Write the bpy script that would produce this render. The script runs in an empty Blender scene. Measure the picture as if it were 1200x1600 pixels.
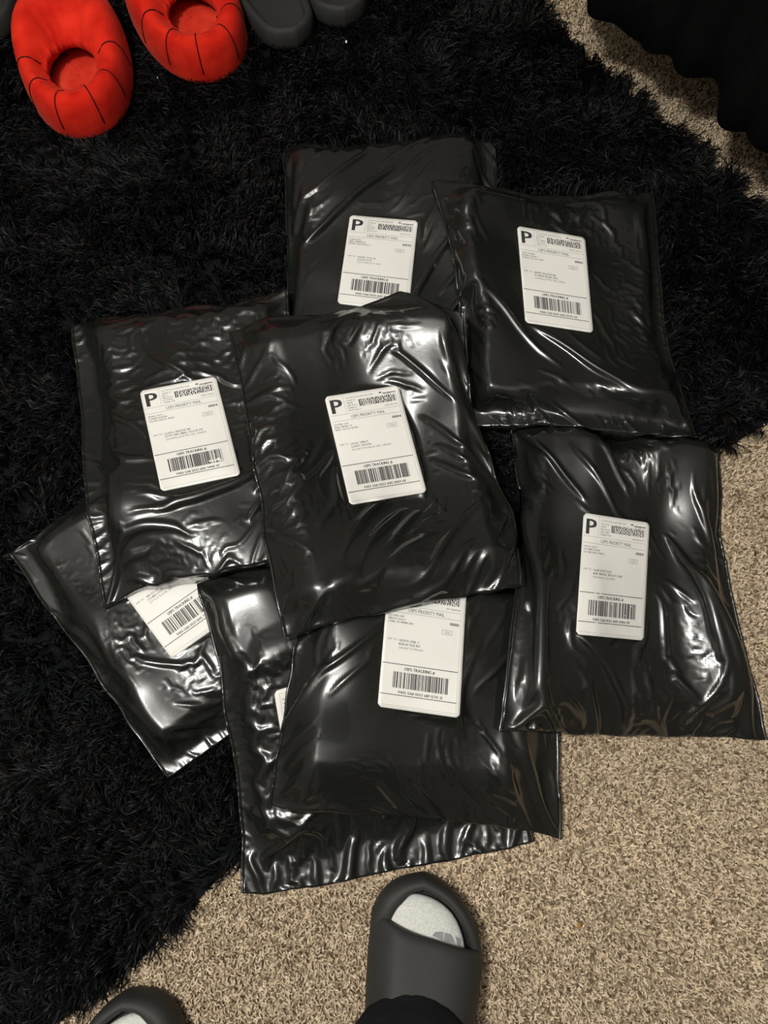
import bpy, math, random
import numpy as np
from mathutils import Vector

random.seed(7)
RNG = np.random.default_rng(7)
SC = bpy.context.scene
COL = SC.collection

# ------------------------------------------------------------------ camera
F_PX, TILT, CAM_H = 1202.0, math.radians(16.7), 1.03
cam_data = bpy.data.cameras.new('camera')
cam_data.sensor_fit = 'AUTO'
cam_data.sensor_width = 36.0
cam_data.lens = F_PX / 1600.0 * 36.0
cam_data.clip_start = 0.02
cam = bpy.data.objects.new('camera', cam_data)
cam.location = (0, 0, CAM_H)
cam.rotation_euler = (TILT, 0, 0)
COL.objects.link(cam)
SC.camera = cam

# ------------------------------------------------------------------ world, lights, exposure
world = bpy.data.worlds.new('world')
SC.world = world
world.use_nodes = True
world.node_tree.nodes['Background'].inputs[0].default_value = (1.0, 0.93, 0.82, 1)
world.node_tree.nodes['Background'].inputs[1].default_value = 0.02
LAMP_POS = (-0.60, 0.04, 2.02)
ld = bpy.data.lights.new('ceiling_lamp_light', 'POINT')
ld.shadow_soft_size = 0.095
ld.energy = 103.0
ld.color = (1.0, 0.985, 0.95)
lo = bpy.data.objects.new('ceiling_lamp_light', ld)
lo.location = LAMP_POS
COL.objects.link(lo)
SC.view_settings.view_transform = 'Standard'
SC.view_settings.look = 'None'
SC.view_settings.gamma = 1.0
SC.view_settings.use_curve_mapping = False
SC.view_settings.exposure = 0.0

# ------------------------------------------------------------------ pixel <-> world
CT, ST = math.cos(TILT), math.sin(TILT)


def P(px, py, z=0.0):
    """photo pixel -> point at height z"""
    u = (px - 600.0) / F_PX
    v = (py - 800.0) / F_PX
    t = (CAM_H - z) / (CT + v * ST)
    return np.array([u * t, (ST - v * CT) * t, z])


def to_px(X):
    x, y, z = X[..., 0], X[..., 1], X[..., 2] - CAM_H
    d = y * ST - z * CT
    v = (-y * CT - z * ST) / d
    return np.stack([600 + F_PX * x / d, 800 + F_PX * v], -1)


# ------------------------------------------------------------------ helpers
def tag(o, label=None, cat=None, group=None, kind=None):
    if label: o['label'] = label
    if cat: o['category'] = cat
    if group: o['group'] = group
    if kind: o['kind'] = kind
    return o


def empty(name, loc=(0, 0, 0), rz=0.0):
    o = bpy.data.objects.new(name, None)
    o.location = loc
    o.rotation_euler = (0, 0, rz)
    o.empty_display_size = 0.05
    COL.objects.link(o)
    return o


def mesh_obj(name, verts, faces, mat, parent=None, smooth=True, local=False):
    """verts are world coordinates unless local=True; a parent with a location gets the offset taken off"""
    me = bpy.data.meshes.new(name)
    V = np.asarray(verts, dtype=np.float64)
    if parent is not None and not local:
        off = np.array(parent.location)
        p = parent.parent
        while p is not None:
            off = off + np.array(p.location)
            p = p.parent
        V = V - off
    me.from_pydata(V.tolist(), [], [list(map(int, f)) for f in faces])
    me.update()
    if smooth:
        me.polygons.foreach_set('use_smooth', np.ones(len(me.polygons), dtype=bool))
    if mat: me.materials.append(mat)
    o = bpy.data.objects.new(name, me)
    COL.objects.link(o)
    if parent is not None: o.parent = parent
    return o


def fast_mesh(name, V, loops, sizes, mat, parent=None, colors=None, smooth=True):
    """big meshes through foreach_set"""
    me = bpy.data.meshes.new(name)
    me.vertices.add(len(V))
    me.vertices.foreach_set('co', np.ascontiguousarray(V, dtype=np.float32).ravel())
    me.loops.add(len(loops))
    me.loops.foreach_set('vertex_index', np.ascontiguousarray(loops, dtype=np.int32))
    me.polygons.add(len(sizes))
    starts = np.concatenate([[0], np.cumsum(sizes)[:-1]]).astype(np.int32)
    me.polygons.foreach_set('loop_start', starts)
    if smooth:
        me.polygons.foreach_set('use_smooth', np.ones(len(sizes), dtype=bool))
    if colors is not None:
        at = me.attributes.new('tint', 'FLOAT_COLOR', 'POINT')
        at.data.foreach_set('color', np.ascontiguousarray(colors, dtype=np.float32).ravel())
    me.update(calc_edges=True)
    me.validate()
    if mat: me.materials.append(mat)
    o = bpy.data.objects.new(name, me)
    COL.objects.link(o)
    if parent is not None: o.parent = parent
    return o


def grid_faces(ny, nx, base=0, flip=False, closed=False):
    i, j = np.meshgrid(np.arange(ny - 1), np.arange(nx if closed else nx - 1), indexing='ij')
    j2 = (j + 1) % nx
    a, b, c, d = i * nx + j, i * nx + j2, (i + 1) * nx + j2, (i + 1) * nx + j
    f = np.stack([a, b, c, d] if flip else [a, d, c, b], -1).reshape(-1, 4) + base
    return f


def smoothstep(a, b, x):
    t = np.clip((x - a) / (b - a), 0, 1)
    return t * t * (3 - 2 * t)


def box_blur(A, r, n=3):
    r = max(1, int(r))
    for _ in range(n):
        for ax in (0, 1):
            B = np.pad(A, [(r + 1, r) if k == ax else (0, 0) for k in (0, 1)], mode='edge')
            Cs = np.cumsum(B, axis=ax)
            n_ = A.shape[ax]
            hi = np.take(Cs, np.arange(2 * r + 1, 2 * r + 1 + n_), axis=ax)
            lo_ = np.take(Cs, np.arange(0, n_), axis=ax)
            A = (hi - lo_) / (2 * r + 1)
    return A


def noise2(shape, cells, rng):
    """smooth random field in -1..1"""
    cy, cx = max(2, int(cells[0])), max(2, int(cells[1]))
    G = rng.uniform(-1, 1, (cy + 3, cx + 3))
    y = np.linspace(0, cy, shape[0]); x = np.linspace(0, cx, shape[1])
    yi = np.minimum(y.astype(int), cy - 1 + 1); xi = np.minimum(x.astype(int), cx - 1 + 1)
    fy = y - yi; fx = x - xi
    fy = (fy * fy * (3 - 2 * fy))[:, None]; fx = (fx * fx * (3 - 2 * fx))[None]
    g = lambda a, b: G[np.ix_(yi + a, xi + b)]
    return (g(0, 0) * (1 - fy) * (1 - fx) + g(1, 0) * fy * (1 - fx) + g(0, 1) * (1 - fy) * fx + g(1, 1) * fy * fx)


def field(xy, scale, seed):
    """smooth value noise at scattered points, -1..1"""
    r = np.random.default_rng(seed)
    G = r.uniform(-1, 1, (256, 256))
    q = xy / scale + 50.37
    i = np.floor(q).astype(int); f = q - i
    f = f * f * (3 - 2 * f)
    a, b = i[:, 0] % 255, i[:, 1] % 255
    return (G[a, b] * (1 - f[:, 0]) * (1 - f[:, 1]) + G[a + 1, b] * f[:, 0] * (1 - f[:, 1])
            + G[a, b + 1] * (1 - f[:, 0]) * f[:, 1] + G[a + 1, b + 1] * f[:, 0] * f[:, 1])


def in_poly(xy, poly):
    x, y = xy[:, 0], xy[:, 1]
    c = np.zeros(len(xy), bool)
    n = len(poly)
    for k in range(n):
        x1, y1 = poly[k][:2]; x2, y2 = poly[(k + 1) % n][:2]
        m = ((y1 > y) != (y2 > y))
        with np.errstate(divide='ignore', invalid='ignore'):
            xi = (x2 - x1) * (y - y1) / (y2 - y1) + x1
        c ^= m & (x < xi)
    return c


# ------------------------------------------------------------------ materials
def new_mat(name):
    m = bpy.data.materials.new(name)
    m.use_nodes = True
    nt = m.node_tree
    return m, nt, nt.nodes['Principled BSDF']


def plain(name, col, rough=0.6, spec=0.5, noise=0.0, nscale=40, bump=0.0, bscale=400):
    m, nt, b = new_mat(name)
    b.inputs['Base Color'].default_value = (*col, 1)
    b.inputs['Roughness'].default_value = rough
    b.inputs['Specular IOR Level'].default_value = spec
    tc = nt.nodes.new('ShaderNodeTexCoord')
    if noise:
        n = nt.nodes.new('ShaderNodeTexNoise'); n.inputs['Scale'].default_value = nscale
        n.inputs['Detail'].default_value = 6
        r = nt.nodes.new('ShaderNodeValToRGB')
        r.color_ramp.elements[0].position = 0.3; r.color_ramp.elements[1].position = 0.7
        r.color_ramp.elements[0].color = (*[c * (1 - noise) for c in col], 1)
        r.color_ramp.elements[1].color = (*[min(1, c * (1 + noise)) for c in col], 1)
        nt.links.new(tc.outputs['Object'], n.inputs['Vector'])
        nt.links.new(n.outputs['Fac'], r.inputs['Fac'])
        nt.links.new(r.outputs['Color'], b.inputs['Base Color'])
    if bump:
        n2 = nt.nodes.new('ShaderNodeTexNoise'); n2.inputs['Scale'].default_value = bscale
        n2.inputs['Detail'].default_value = 4
        bp = nt.nodes.new('ShaderNodeBump'); bp.inputs['Strength'].default_value = bump
        bp.inputs['Distance'].default_value = 0.001
        nt.links.new(tc.outputs['Object'], n2.inputs['Vector'])
        nt.links.new(n2.outputs['Fac'], bp.inputs['Height'])
        nt.links.new(bp.outputs['Normal'], b.inputs['Normal'])
    return m


def tint_mat(name, rough, spec, sheen=0.0):
    m, nt, b = new_mat(name)
    a = nt.nodes.new('ShaderNodeAttribute'); a.attribute_name = 'tint'
    nt.links.new(a.outputs['Color'], b.inputs['Base Color'])
    b.inputs['Roughness'].default_value = rough
    b.inputs['Specular IOR Level'].default_value = spec
    return m


def film_mat():
    m, nt, b = new_mat('black_polyethylene_film')
    b.inputs['Base Color'].default_value = (0.0105, 0.0109, 0.0096, 1)
    b.inputs['IOR'].default_value = 1.52
    b.inputs['Coat Weight'].default_value = 0.55
    b.inputs['Coat Roughness'].default_value = 0.055
    b.inputs['Coat IOR'].default_value = 1.5
    tc = nt.nodes.new('ShaderNodeTexCoord')
    n = nt.nodes.new('ShaderNodeTexNoise'); n.inputs['Scale'].default_value = 55
    n.inputs['Detail'].default_value = 3; n.inputs['Distortion'].default_value = 1.2
    r = nt.nodes.new('ShaderNodeMapRange')
    r.inputs['To Min'].default_value = 0.20; r.inputs['To Max'].default_value = 0.31
    nt.links.new(tc.outputs['Object'], n.inputs['Vector'])
    nt.links.new(n.outputs['Fac'], r.inputs['Value'])
    nt.links.new(r.outputs['Result'], b.inputs['Roughness'])
    n2 = nt.nodes.new('ShaderNodeTexNoise'); n2.inputs['Scale'].default_value = 110
    n2.inputs['Detail'].default_value = 5; n2.inputs['Distortion'].default_value = 0.6
    bp = nt.nodes.new('ShaderNodeBump'); bp.inputs['Strength'].default_value = 0.11
    bp.inputs['Distance'].default_value = 0.001
    nt.links.new(tc.outputs['Object'], n2.inputs['Vector'])
    nt.links.new(n2.outputs['Fac'], bp.inputs['Height'])
    nt.links.new(bp.outputs['Normal'], b.inputs['Normal'])
    return m


def velvet_mat(name, col):
    m, nt, b = new_mat(name)
    b.inputs['Roughness'].default_value = 0.9
    b.inputs['Specular IOR Level'].default_value = 0.1
    b.inputs['Sheen Weight'].default_value = 0.14
    b.inputs['Sheen Roughness'].default_value = 0.4
    b.inputs['Sheen Tint'].default_value = (1, 0.35, 0.25, 1)
    tc = nt.nodes.new('ShaderNodeTexCoord')
    n = nt.nodes.new('ShaderNodeTexNoise'); n.inputs['Scale'].default_value = 28; n.inputs['Detail'].default_value = 5
    r = nt.nodes.new('ShaderNodeValToRGB')
    r.color_ramp.elements[0].position = 0.3; r.color_ramp.elements[1].position = 0.72
    r.color_ramp.elements[0].color = (col[0] * 0.72, col[1] * 0.5, col[2] * 0.5, 1)
    r.color_ramp.elements[1].color = (col[0] * 1.08, col[1] * 1.7, col[2] * 1.7, 1)
    n2 = nt.nodes.new('ShaderNodeTexNoise'); n2.inputs['Scale'].default_value = 900
    bp = nt.nodes.new('ShaderNodeBump'); bp.inputs['Strength'].default_value = 0.35; bp.inputs['Distance'].default_value = 0.001
    nt.links.new(tc.outputs['Object'], n.inputs['Vector']); nt.links.new(tc.outputs['Object'], n2.inputs['Vector'])
    nt.links.new(n.outputs['Fac'], r.inputs['Fac']); nt.links.new(r.outputs['Color'], b.inputs['Base Color'])
    nt.links.new(n2.outputs['Fac'], bp.inputs['Height']); nt.links.new(bp.outputs['Normal'], b.inputs['Normal'])
    return m


def carpet_mat():
    m, nt, b = new_mat('beige_speckled_carpet')
    tc = nt.nodes.new('ShaderNodeTexCoord')
    n = nt.nodes.new('ShaderNodeTexNoise'); n.inputs['Scale'].default_value = 190; n.inputs['Detail'].default_value = 4
    r = nt.nodes.new('ShaderNodeValToRGB')
    e = r.color_ramp.elements
    e[0].position = 0.36; e[0].color = (0.09, 0.062, 0.037, 1)
    e[1].position = 0.62; e[1].color = (0.42, 0.33, 0.225, 1)
    nt.links.new(tc.outputs['Object'], n.inputs['Vector'])
    nt.links.new(n.outputs['Fac'], r.inputs['Fac']); nt.links.new(r.outputs['Color'], b.inputs['Base Color'])
    bp = nt.nodes.new('ShaderNodeBump'); bp.inputs['Strength'].default_value = 0.8; bp.inputs['Distance'].default_value = 0.004
    nt.links.new(n.outputs['Fac'], bp.inputs['Height']); nt.links.new(bp.outputs['Normal'], b.inputs['Normal'])
    b.inputs['Roughness'].default_value = 0.95; b.inputs['Specular IOR Level'].default_value = 0.1
    return m


M_FILM = film_mat()
M_PAPER = plain('label_paper', (0.78, 0.76, 0.71), 0.45, 0.35)
M_INK = plain('label_ink', (0.035, 0.034, 0.034), 0.6, 0.3)
M_INKG = plain('label_grey_ink', (0.16, 0.155, 0.15), 0.6, 0.3)
M_INKL = plain('label_light_rule', (0.42, 0.41, 0.39), 0.6, 0.3)
M_RUGBASE = plain('rug_backing_cloth', (0.006, 0.006, 0.007), 0.95, 0.1)
M_PILE = tint_mat('black_shag_pile', 0.55, 0.13)
M_CARPET = carpet_mat()
M_TUFT = tint_mat('beige_carpet_yarn', 0.85, 0.25)
M_RED = velvet_mat('red_plush', (0.66, 0.017, 0.007))
M_REDIN = velvet_mat('red_plush_lining', (0.66, 0.034, 0.016))
M_THREAD = plain('dark_thread', (0.03, 0.004, 0.004), 0.8, 0.2)
M_FOAM = plain('dark_grey_foam', (0.027, 0.027, 0.0255), 0.66, 0.4, noise=0.06, nscale=60, bump=0.10, bscale=900)
M_FOAM2 = plain('charcoal_foam', (0.024, 0.024, 0.022), 0.7, 0.35, noise=0.10, nscale=60, bump=0.12, bscale=900)
M_SOCK = plain('grey_white_knit', (0.62, 0.62, 0.575), 0.9, 0.15, noise=0.14, nscale=420, bump=0.5, bscale=700)
M_SOCKG = plain('grey_knit_print', (0.27, 0.27, 0.285), 0.9, 0.15, noise=0.1, nscale=420)
M_TROUSER = plain('black_trouser_cloth', (0.008, 0.008, 0.009), 0.9, 0.15, noise=0.2, nscale=120, bump=0.3, bscale=800)
M_BLANKET = plain('black_blanket_cloth', (0.0028, 0.0028, 0.0028), 0.95, 0.06, noise=0.25, nscale=60, bump=0.3, bscale=500)
M_WALL = plain('wall_paint', (0.16, 0.15, 0.135), 0.9, 0.2, noise=0.03, nscale=8)
M_CEIL = plain('ceiling_paint', (0.84, 0.83, 0.80), 0.95, 0.1, noise=0.03, nscale=30)
M_WHITE = plain('white_enamel', (0.75, 0.74, 0.70), 0.5, 0.4)
M_WOOD = plain('dark_wood', (0.05, 0.03, 0.02), 0.6, 0.4, noise=0.3, nscale=20)
M_MATT = plain('mattress_ticking', (0.2, 0.2, 0.2), 0.9, 0.2)
M_LINT = plain('white_lint', (0.75, 0.74, 0.70), 0.9, 0.2)
M_CRUMB = plain('brown_crumb', (0.035, 0.02, 0.008), 0.8, 0.2)
M_STAIN = plain('ochre_crumb', (0.36, 0.20, 0.05), 0.8, 0.2)


def box_pts(x0, x1, y0, y1, z0, z1):
    V = [(x0, y0, z0), (x1, y0, z0), (x1, y1, z0), (x0, y1, z0), (x0, y0, z1), (x1, y0, z1), (x1, y1, z1), (x0, y1, z1)]
    Fc = [(0, 3, 2, 1), (4, 5, 6, 7), (0, 1, 5, 4), (1, 2, 6, 5), (2, 3, 7, 6), (3, 0, 4, 7)]
    return V, Fc


# ------------------------------------------------------------------ room shell
RX0, RX1, RY0, RY1, RH = -1.75, 2.05, -1.7, 2.2, 2.4


def struct(name, V, Fc, mat, label, cat):
    return tag(mesh_obj(name, V, Fc, mat, smooth=False), label, cat, kind='structure')


struct('floor', *box_pts(RX0, RX1, RY0, RY1, -0.05, 0.0), M_CARPET, 'beige speckled carpet floor under the rug and mailers', 'floor')
struct('ceiling', *box_pts(RX0, RX1, RY0, RY1, RH, RH + 0.05), M_CEIL, 'plain off-white ceiling above the room', 'ceiling')
struct('wall_left', *box_pts(RX0 - 0.05, RX0, RY0, RY1, 0, RH), M_WALL, 'plain painted wall left of the rug', 'wall')
struct('wall_right', *box_pts(RX1, RX1 + 0.05, RY0, RY1, 0, RH), M_WALL, 'plain painted wall on the blanket side', 'wall')
struct('wall_back', *box_pts(RX0, RX1, RY1, RY1 + 0.05, 0, RH), M_WALL, 'plain painted wall beyond the slippers', 'wall')
struct('wall_front', *box_pts(RX0, RX1, RY0 - 0.05, RY0, 0, RH), M_WALL, 'plain painted wall behind the standing person', 'wall')


def lathe(prof, n=48, cx=0, cy=0):
    V = []
    for r, z in prof:
        for k in range(n):
            a = 2 * math.pi * k / n
            V.append((cx + r * math.cos(a), cy + r * math.sin(a), z))
    return V, grid_faces(len(prof), n, closed=True, flip=True)


lamp = empty('ceiling_lamp', (LAMP_POS[0], LAMP_POS[1], RH))
tag(lamp, 'round white ceiling lamp above the pile of mailers', 'ceiling lamp')
V, Fc = lathe([(0.0, 0.0), (0.07, 0.0), (0.07, -0.012), (0.05, -0.03), (0.012, -0.04), (0.012, -0.235), (0.05, -0.245), (0.05, -0.25), (0.0, -0.25)])
mesh_obj('ceiling_rose', V, Fc, M_WHITE, lamp, local=True)
lo.parent = lamp
lo.location = (0, 0, LAMP_POS[2] - RH)

# ------------------------------------------------------------------ rug outline (photo pixels -> floor)
rug_px = [(845, 12), (903, 78), (980, 146), (1080, 232), (1180, 320), (1275, 400), (1330, 450), (1320, 520), (1270, 600),
          (1200, 662), (1150, 690), (1095, 716), (1000, 800), (800, 985), (600, 1150), (470, 1262), (382, 1338), (335, 1380), (290, 1425),
          (240, 1478), (205, 1515), (150, 1555), (90, 1595), (0, 1660)]
rug_w = [tuple(P(x, y, 0.004)[:2]) for x, y in rug_px]
rug_w = rug_w + [(-0.95, rug_w[-1][1] - 0.10), (-0.95, 1.62), (0.10, 1.62)]

# ------------------------------------------------------------------ support height map
HX0, HY0, HS = -0.75, -0.30, 0.003
HNX, HNY = 500, 560


def hm_idx(x, y):
    return np.clip(((y - HY0) / HS), 0, HNY - 1.001), np.clip(((x - HX0) / HS), 0, HNX - 1.001)


gy, gx = np.meshgrid(HY0 + HS * np.arange(HNY), HX0 + HS * np.arange(HNX), indexing='ij')
rug_mask = in_poly(np.stack([gx.ravel(), gy.ravel()], -1), rug_w).reshape(HNY, HNX)
HEIGHT = box_blur(np.where(rug_mask, 0.016, 0.0095).astype(float), 4)
FOOT = np.zeros((HNY, HNX), bool)       # covered by a mailer


def sample(Hm, x, y):
    fi, fj = hm_idx(x, y)
    i, j = fi.astype(int), fj.astype(int)
    a, b = fi - i, fj - j
    return (Hm[i, j] * (1 - a) * (1 - b) + Hm[i + 1, j] * a * (1 - b) + Hm[i, j + 1] * (1 - a) * b + Hm[i + 1, j + 1] * a * b)


def max3(A, r=1):
    B = A.copy()
    for _ in range(r):
        C = B.copy()
        C[1:] = np.maximum(C[1:], B[:-1]); C[:-1] = np.maximum(C[:-1], B[1:])
        D = C.copy()
        D[:, 1:] = np.maximum(D[:, 1:], C[:, :-1]); D[:, :-1] = np.maximum(D[:, :-1], C[:, 1:])
        B = D
    return B


# ------------------------------------------------------------------ mailers: a film sheet relaxed over soft contents
def edge_pts(pts, n):
    """resample a polyline to n points by chord length, rounded"""
    p = np.asarray(pts, float)
    d = np.concatenate([[0], np.cumsum(np.linalg.norm(np.diff(p, axis=0), axis=1))])
    t = np.linspace(0, d[-1], n)
    return np.stack([np.interp(t, d, p[:, k]) for k in range(p.shape[1])], -1)


def coons(top, right, bottom, left, ny, nx):
    T, B = edge_pts(top, nx), edge_pts(bottom, nx)
    L, R = edge_pts(left, ny), edge_pts(right, ny)
    s = np.linspace(0, 1, nx)[None, :, None]; t = np.linspace(0, 1, ny)[:, None, None]
    return ((1 - t) * T[None] + t * B[None] + (1 - s) * L[:, None] + s * R[:, None]
            - ((1 - s) * (1 - t) * T[0] + s * (1 - t) * T[-1] + (1 - s) * t * B[0] + s * t * B[-1]))


def pull(A, B, rest, k, only_short=False, only_long=False):
    d = B - A
    ln = np.sqrt((d * d).sum(-1)) + 1e-9
    c = (ln - rest) / ln * (0.5 * k)
    if only_short: c = np.minimum(c, 0)
    if only_long: c = np.maximum(c, 0)
    d *= c[..., None]
    A += d
    B -= d


def relax(X, rest, Cn, S, tgt, wt, lab, iters, bend, grav, rng, air):
    """red/black distance constraints on a sheet (ny,nx,3)"""
    Vl = np.zeros_like(X)
    rx, ry = rest
    ny, nx = X.shape[:2]
    rd = np.sqrt(rx[:-1, :] ** 2 + ry[:, :-1] ** 2)
    cx = np.concatenate([np.zeros((ny, 1)), np.cumsum(rx, 1)], 1); cy = np.concatenate([np.zeros((1, nx)), np.cumsum(ry, 0)], 0)
    for it in range(iters):
        prev = X.copy()
        X += Vl * 0.90
        X[..., 2] -= grav
        if air is not None and it < iters * 0.7:
            X[..., 2] += air * grav
        for rep in range(2):
            for o in (0, 1):
                e = ((nx - o) // 2) * 2 + o
                pull(X[:, o:e:2], X[:, o + 1:e:2], rx[:, o:e - 1:2], 1.0)
                e = ((ny - o) // 2) * 2 + o
                pull(X[o:e:2], X[o + 1:e:2], ry[o:e - 1:2], 1.0)
        # shear
        for oy in (0, 1):
            for ox in (0, 1):
                ey = ((ny - oy) // 2) * 2 + oy; ex = ((nx - ox) // 2) * 2 + ox
                r_ = rd[oy:ey - 1:2, ox:ex - 1:2]
                pull(X[oy:ey:2, ox:ex:2], X[oy + 1:ey:2, ox + 1:ex:2], r_, 0.35)
                pull(X[oy:ey:2, ox + 1:ex:2], X[oy + 1:ey:2, ox:ex:2], r_, 0.35)
        # bending: keep skip-2 and skip-4 distances from collapsing
        for sk, kb in ((2, bend), (4, bend * 0.6)):
            A = X[:, :-sk]; B = X[:, sk:]
            d = B - A; ln = np.sqrt((d * d).sum(-1)) + 1e-9
            c = np.minimum((ln - (cx[:, sk:] - cx[:, :-sk]) * 0.975) / ln, 0) * (0.25 * kb)
            d *= c[..., None]
            G = np.zeros_like(X); G[:, :-sk] += d; G[:, sk:] -= d
            A = X[:-sk]; B = X[sk:]
            d = B - A; ln = np.sqrt((d * d).sum(-1)) + 1e-9
            c = np.minimum((ln - (cy[sk:] - cy[:-sk]) * 0.975) / ln, 0) * (0.25 * kb)
            d *= c[..., None]
            G[:-sk] += d; G[sk:] -= d
            X += G
        # stiff paper label
        if lab is not None:
            i0, i1, j0, j1, w = lab
            Z = X[i0:i1, j0:j1, 2]
            Zb = box_blur(Z, 3, 2)
            X[i0:i1, j0:j1, 2] = Z + (Zb - Z) * w * 0.6
        # outline attraction
        X[..., :2] += (tgt - X[..., :2]) * wt[..., None]
        # collision with support plus contents
        fl = sample(S, X[..., 0], X[..., 1]) + Cn
        hit = X[..., 2] < fl
        X[..., 2] = np.where(hit, fl, X[..., 2])
        Vl = X - prev
        Vl[..., :2] *= np.where(hit, 0.4, 1.0)[..., None]
        Vl[..., 2] = np.where(hit, 0, Vl[..., 2])
        np.clip(Vl, -0.0015, 0.0015, out=Vl)
    return X


def upsample(X):
    ny, nx = X.shape[:2]
    Y = np.zeros((2 * ny - 1, 2 * nx - 1) + X.shape[2:])
    Y[::2, ::2] = X
    Y[1::2, ::2] = 0.5 * (X[1:] + X[:-1])
    Y[:, 1::2] = 0.5 * (Y[:, 2::2] + Y[:, :-2:2])
    return Y


def content_map(ny, nx, sp, rng):
    s = np.linspace(0, 1, nx)[None]; t = np.linspace(0, 1, ny)[:, None]
    l, r_, tp, bt = sp['inset']                      # metres from left, right, top, bottom edges
    W, Lg = sp['size']
    n1 = noise2((ny, nx), (5, 5), rng) * 0.010
    dl = s * W - l + n1; dr = (1 - s) * W - r_ + n1
    dt = t * Lg - tp + n1; db = (1 - t) * Lg - bt + n1
    wl, wr, wtp, wb = sp['slope']

    def prof(d, w):
        q = np.clip(d / w + 0.5, 0, 1)
        return q * q * (3 - 2 * q)
    C = prof(dl, wl) * prof(dr, wr) * prof(dt, wtp) * prof(db, wb) * sp['thick']
    C *= 1 + sp.get('lump', 0.18) * noise2((ny, nx), sp.get('lump_cells', (3, 3)), rng) + 0.09 * noise2((ny, nx), (7, 6), rng)
    for (cs, ct, rs, rt, h) in sp.get('bumps', []):
        C += h * np.exp(-((s - cs) / rs) ** 2 - ((t - ct) / rt) ** 2)
    return np.maximum(C, 0.0)


def crease_field(ny, nx, sp, rng):
    """straight pinched folds that seed where the film buckles"""
    W, Lg = sp['size']
    xs = np.linspace(0, W, nx)[None]; ys = np.linspace(0, Lg, ny)[:, None]
    Z = np.zeros((ny, nx))
    for _ in range(sp.get('folds', 26)):
        cx, cy = rng.uniform(0.05, 0.95) * W, rng.uniform(0.05, 0.95) * Lg
        a = rng.uniform(0, math.pi); ln = rng.uniform(0.03, 0.11)
        u = (xs - cx) * math.cos(a) + (ys - cy) * math.sin(a); v = -(xs - cx) * math.sin(a) + (ys - cy) * math.cos(a)
        Z += rng.uniform(0.003, 0.008) * np.clip(1 - np.abs(v) / (0.010 + 0.05 * np.abs(u + ln)), 0, 1) * smoothstep(ln, ln * 0.4, np.abs(u))
    for (x0, y0, x1, y1, h) in sp.get('lines', []):
        p = np.array([x0 * W, y0 * Lg]); q = np.array([x1 * W, y1 * Lg]); d = q - p; ln = np.linalg.norm(d); d /= ln
        u = ((xs - p[0]) * d[0] + (ys - p[1]) * d[1]) / ln; v = -(xs - p[0]) * d[1] + (ys - p[1]) * d[0]
        Z += h * np.clip(1 - np.abs(v) / 0.014, 0, 1) * smoothstep(0.0, 0.12, u) * smoothstep(1.0, 0.88, u)
    return Z


LABEL_GRID = (37, 25)


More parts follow.
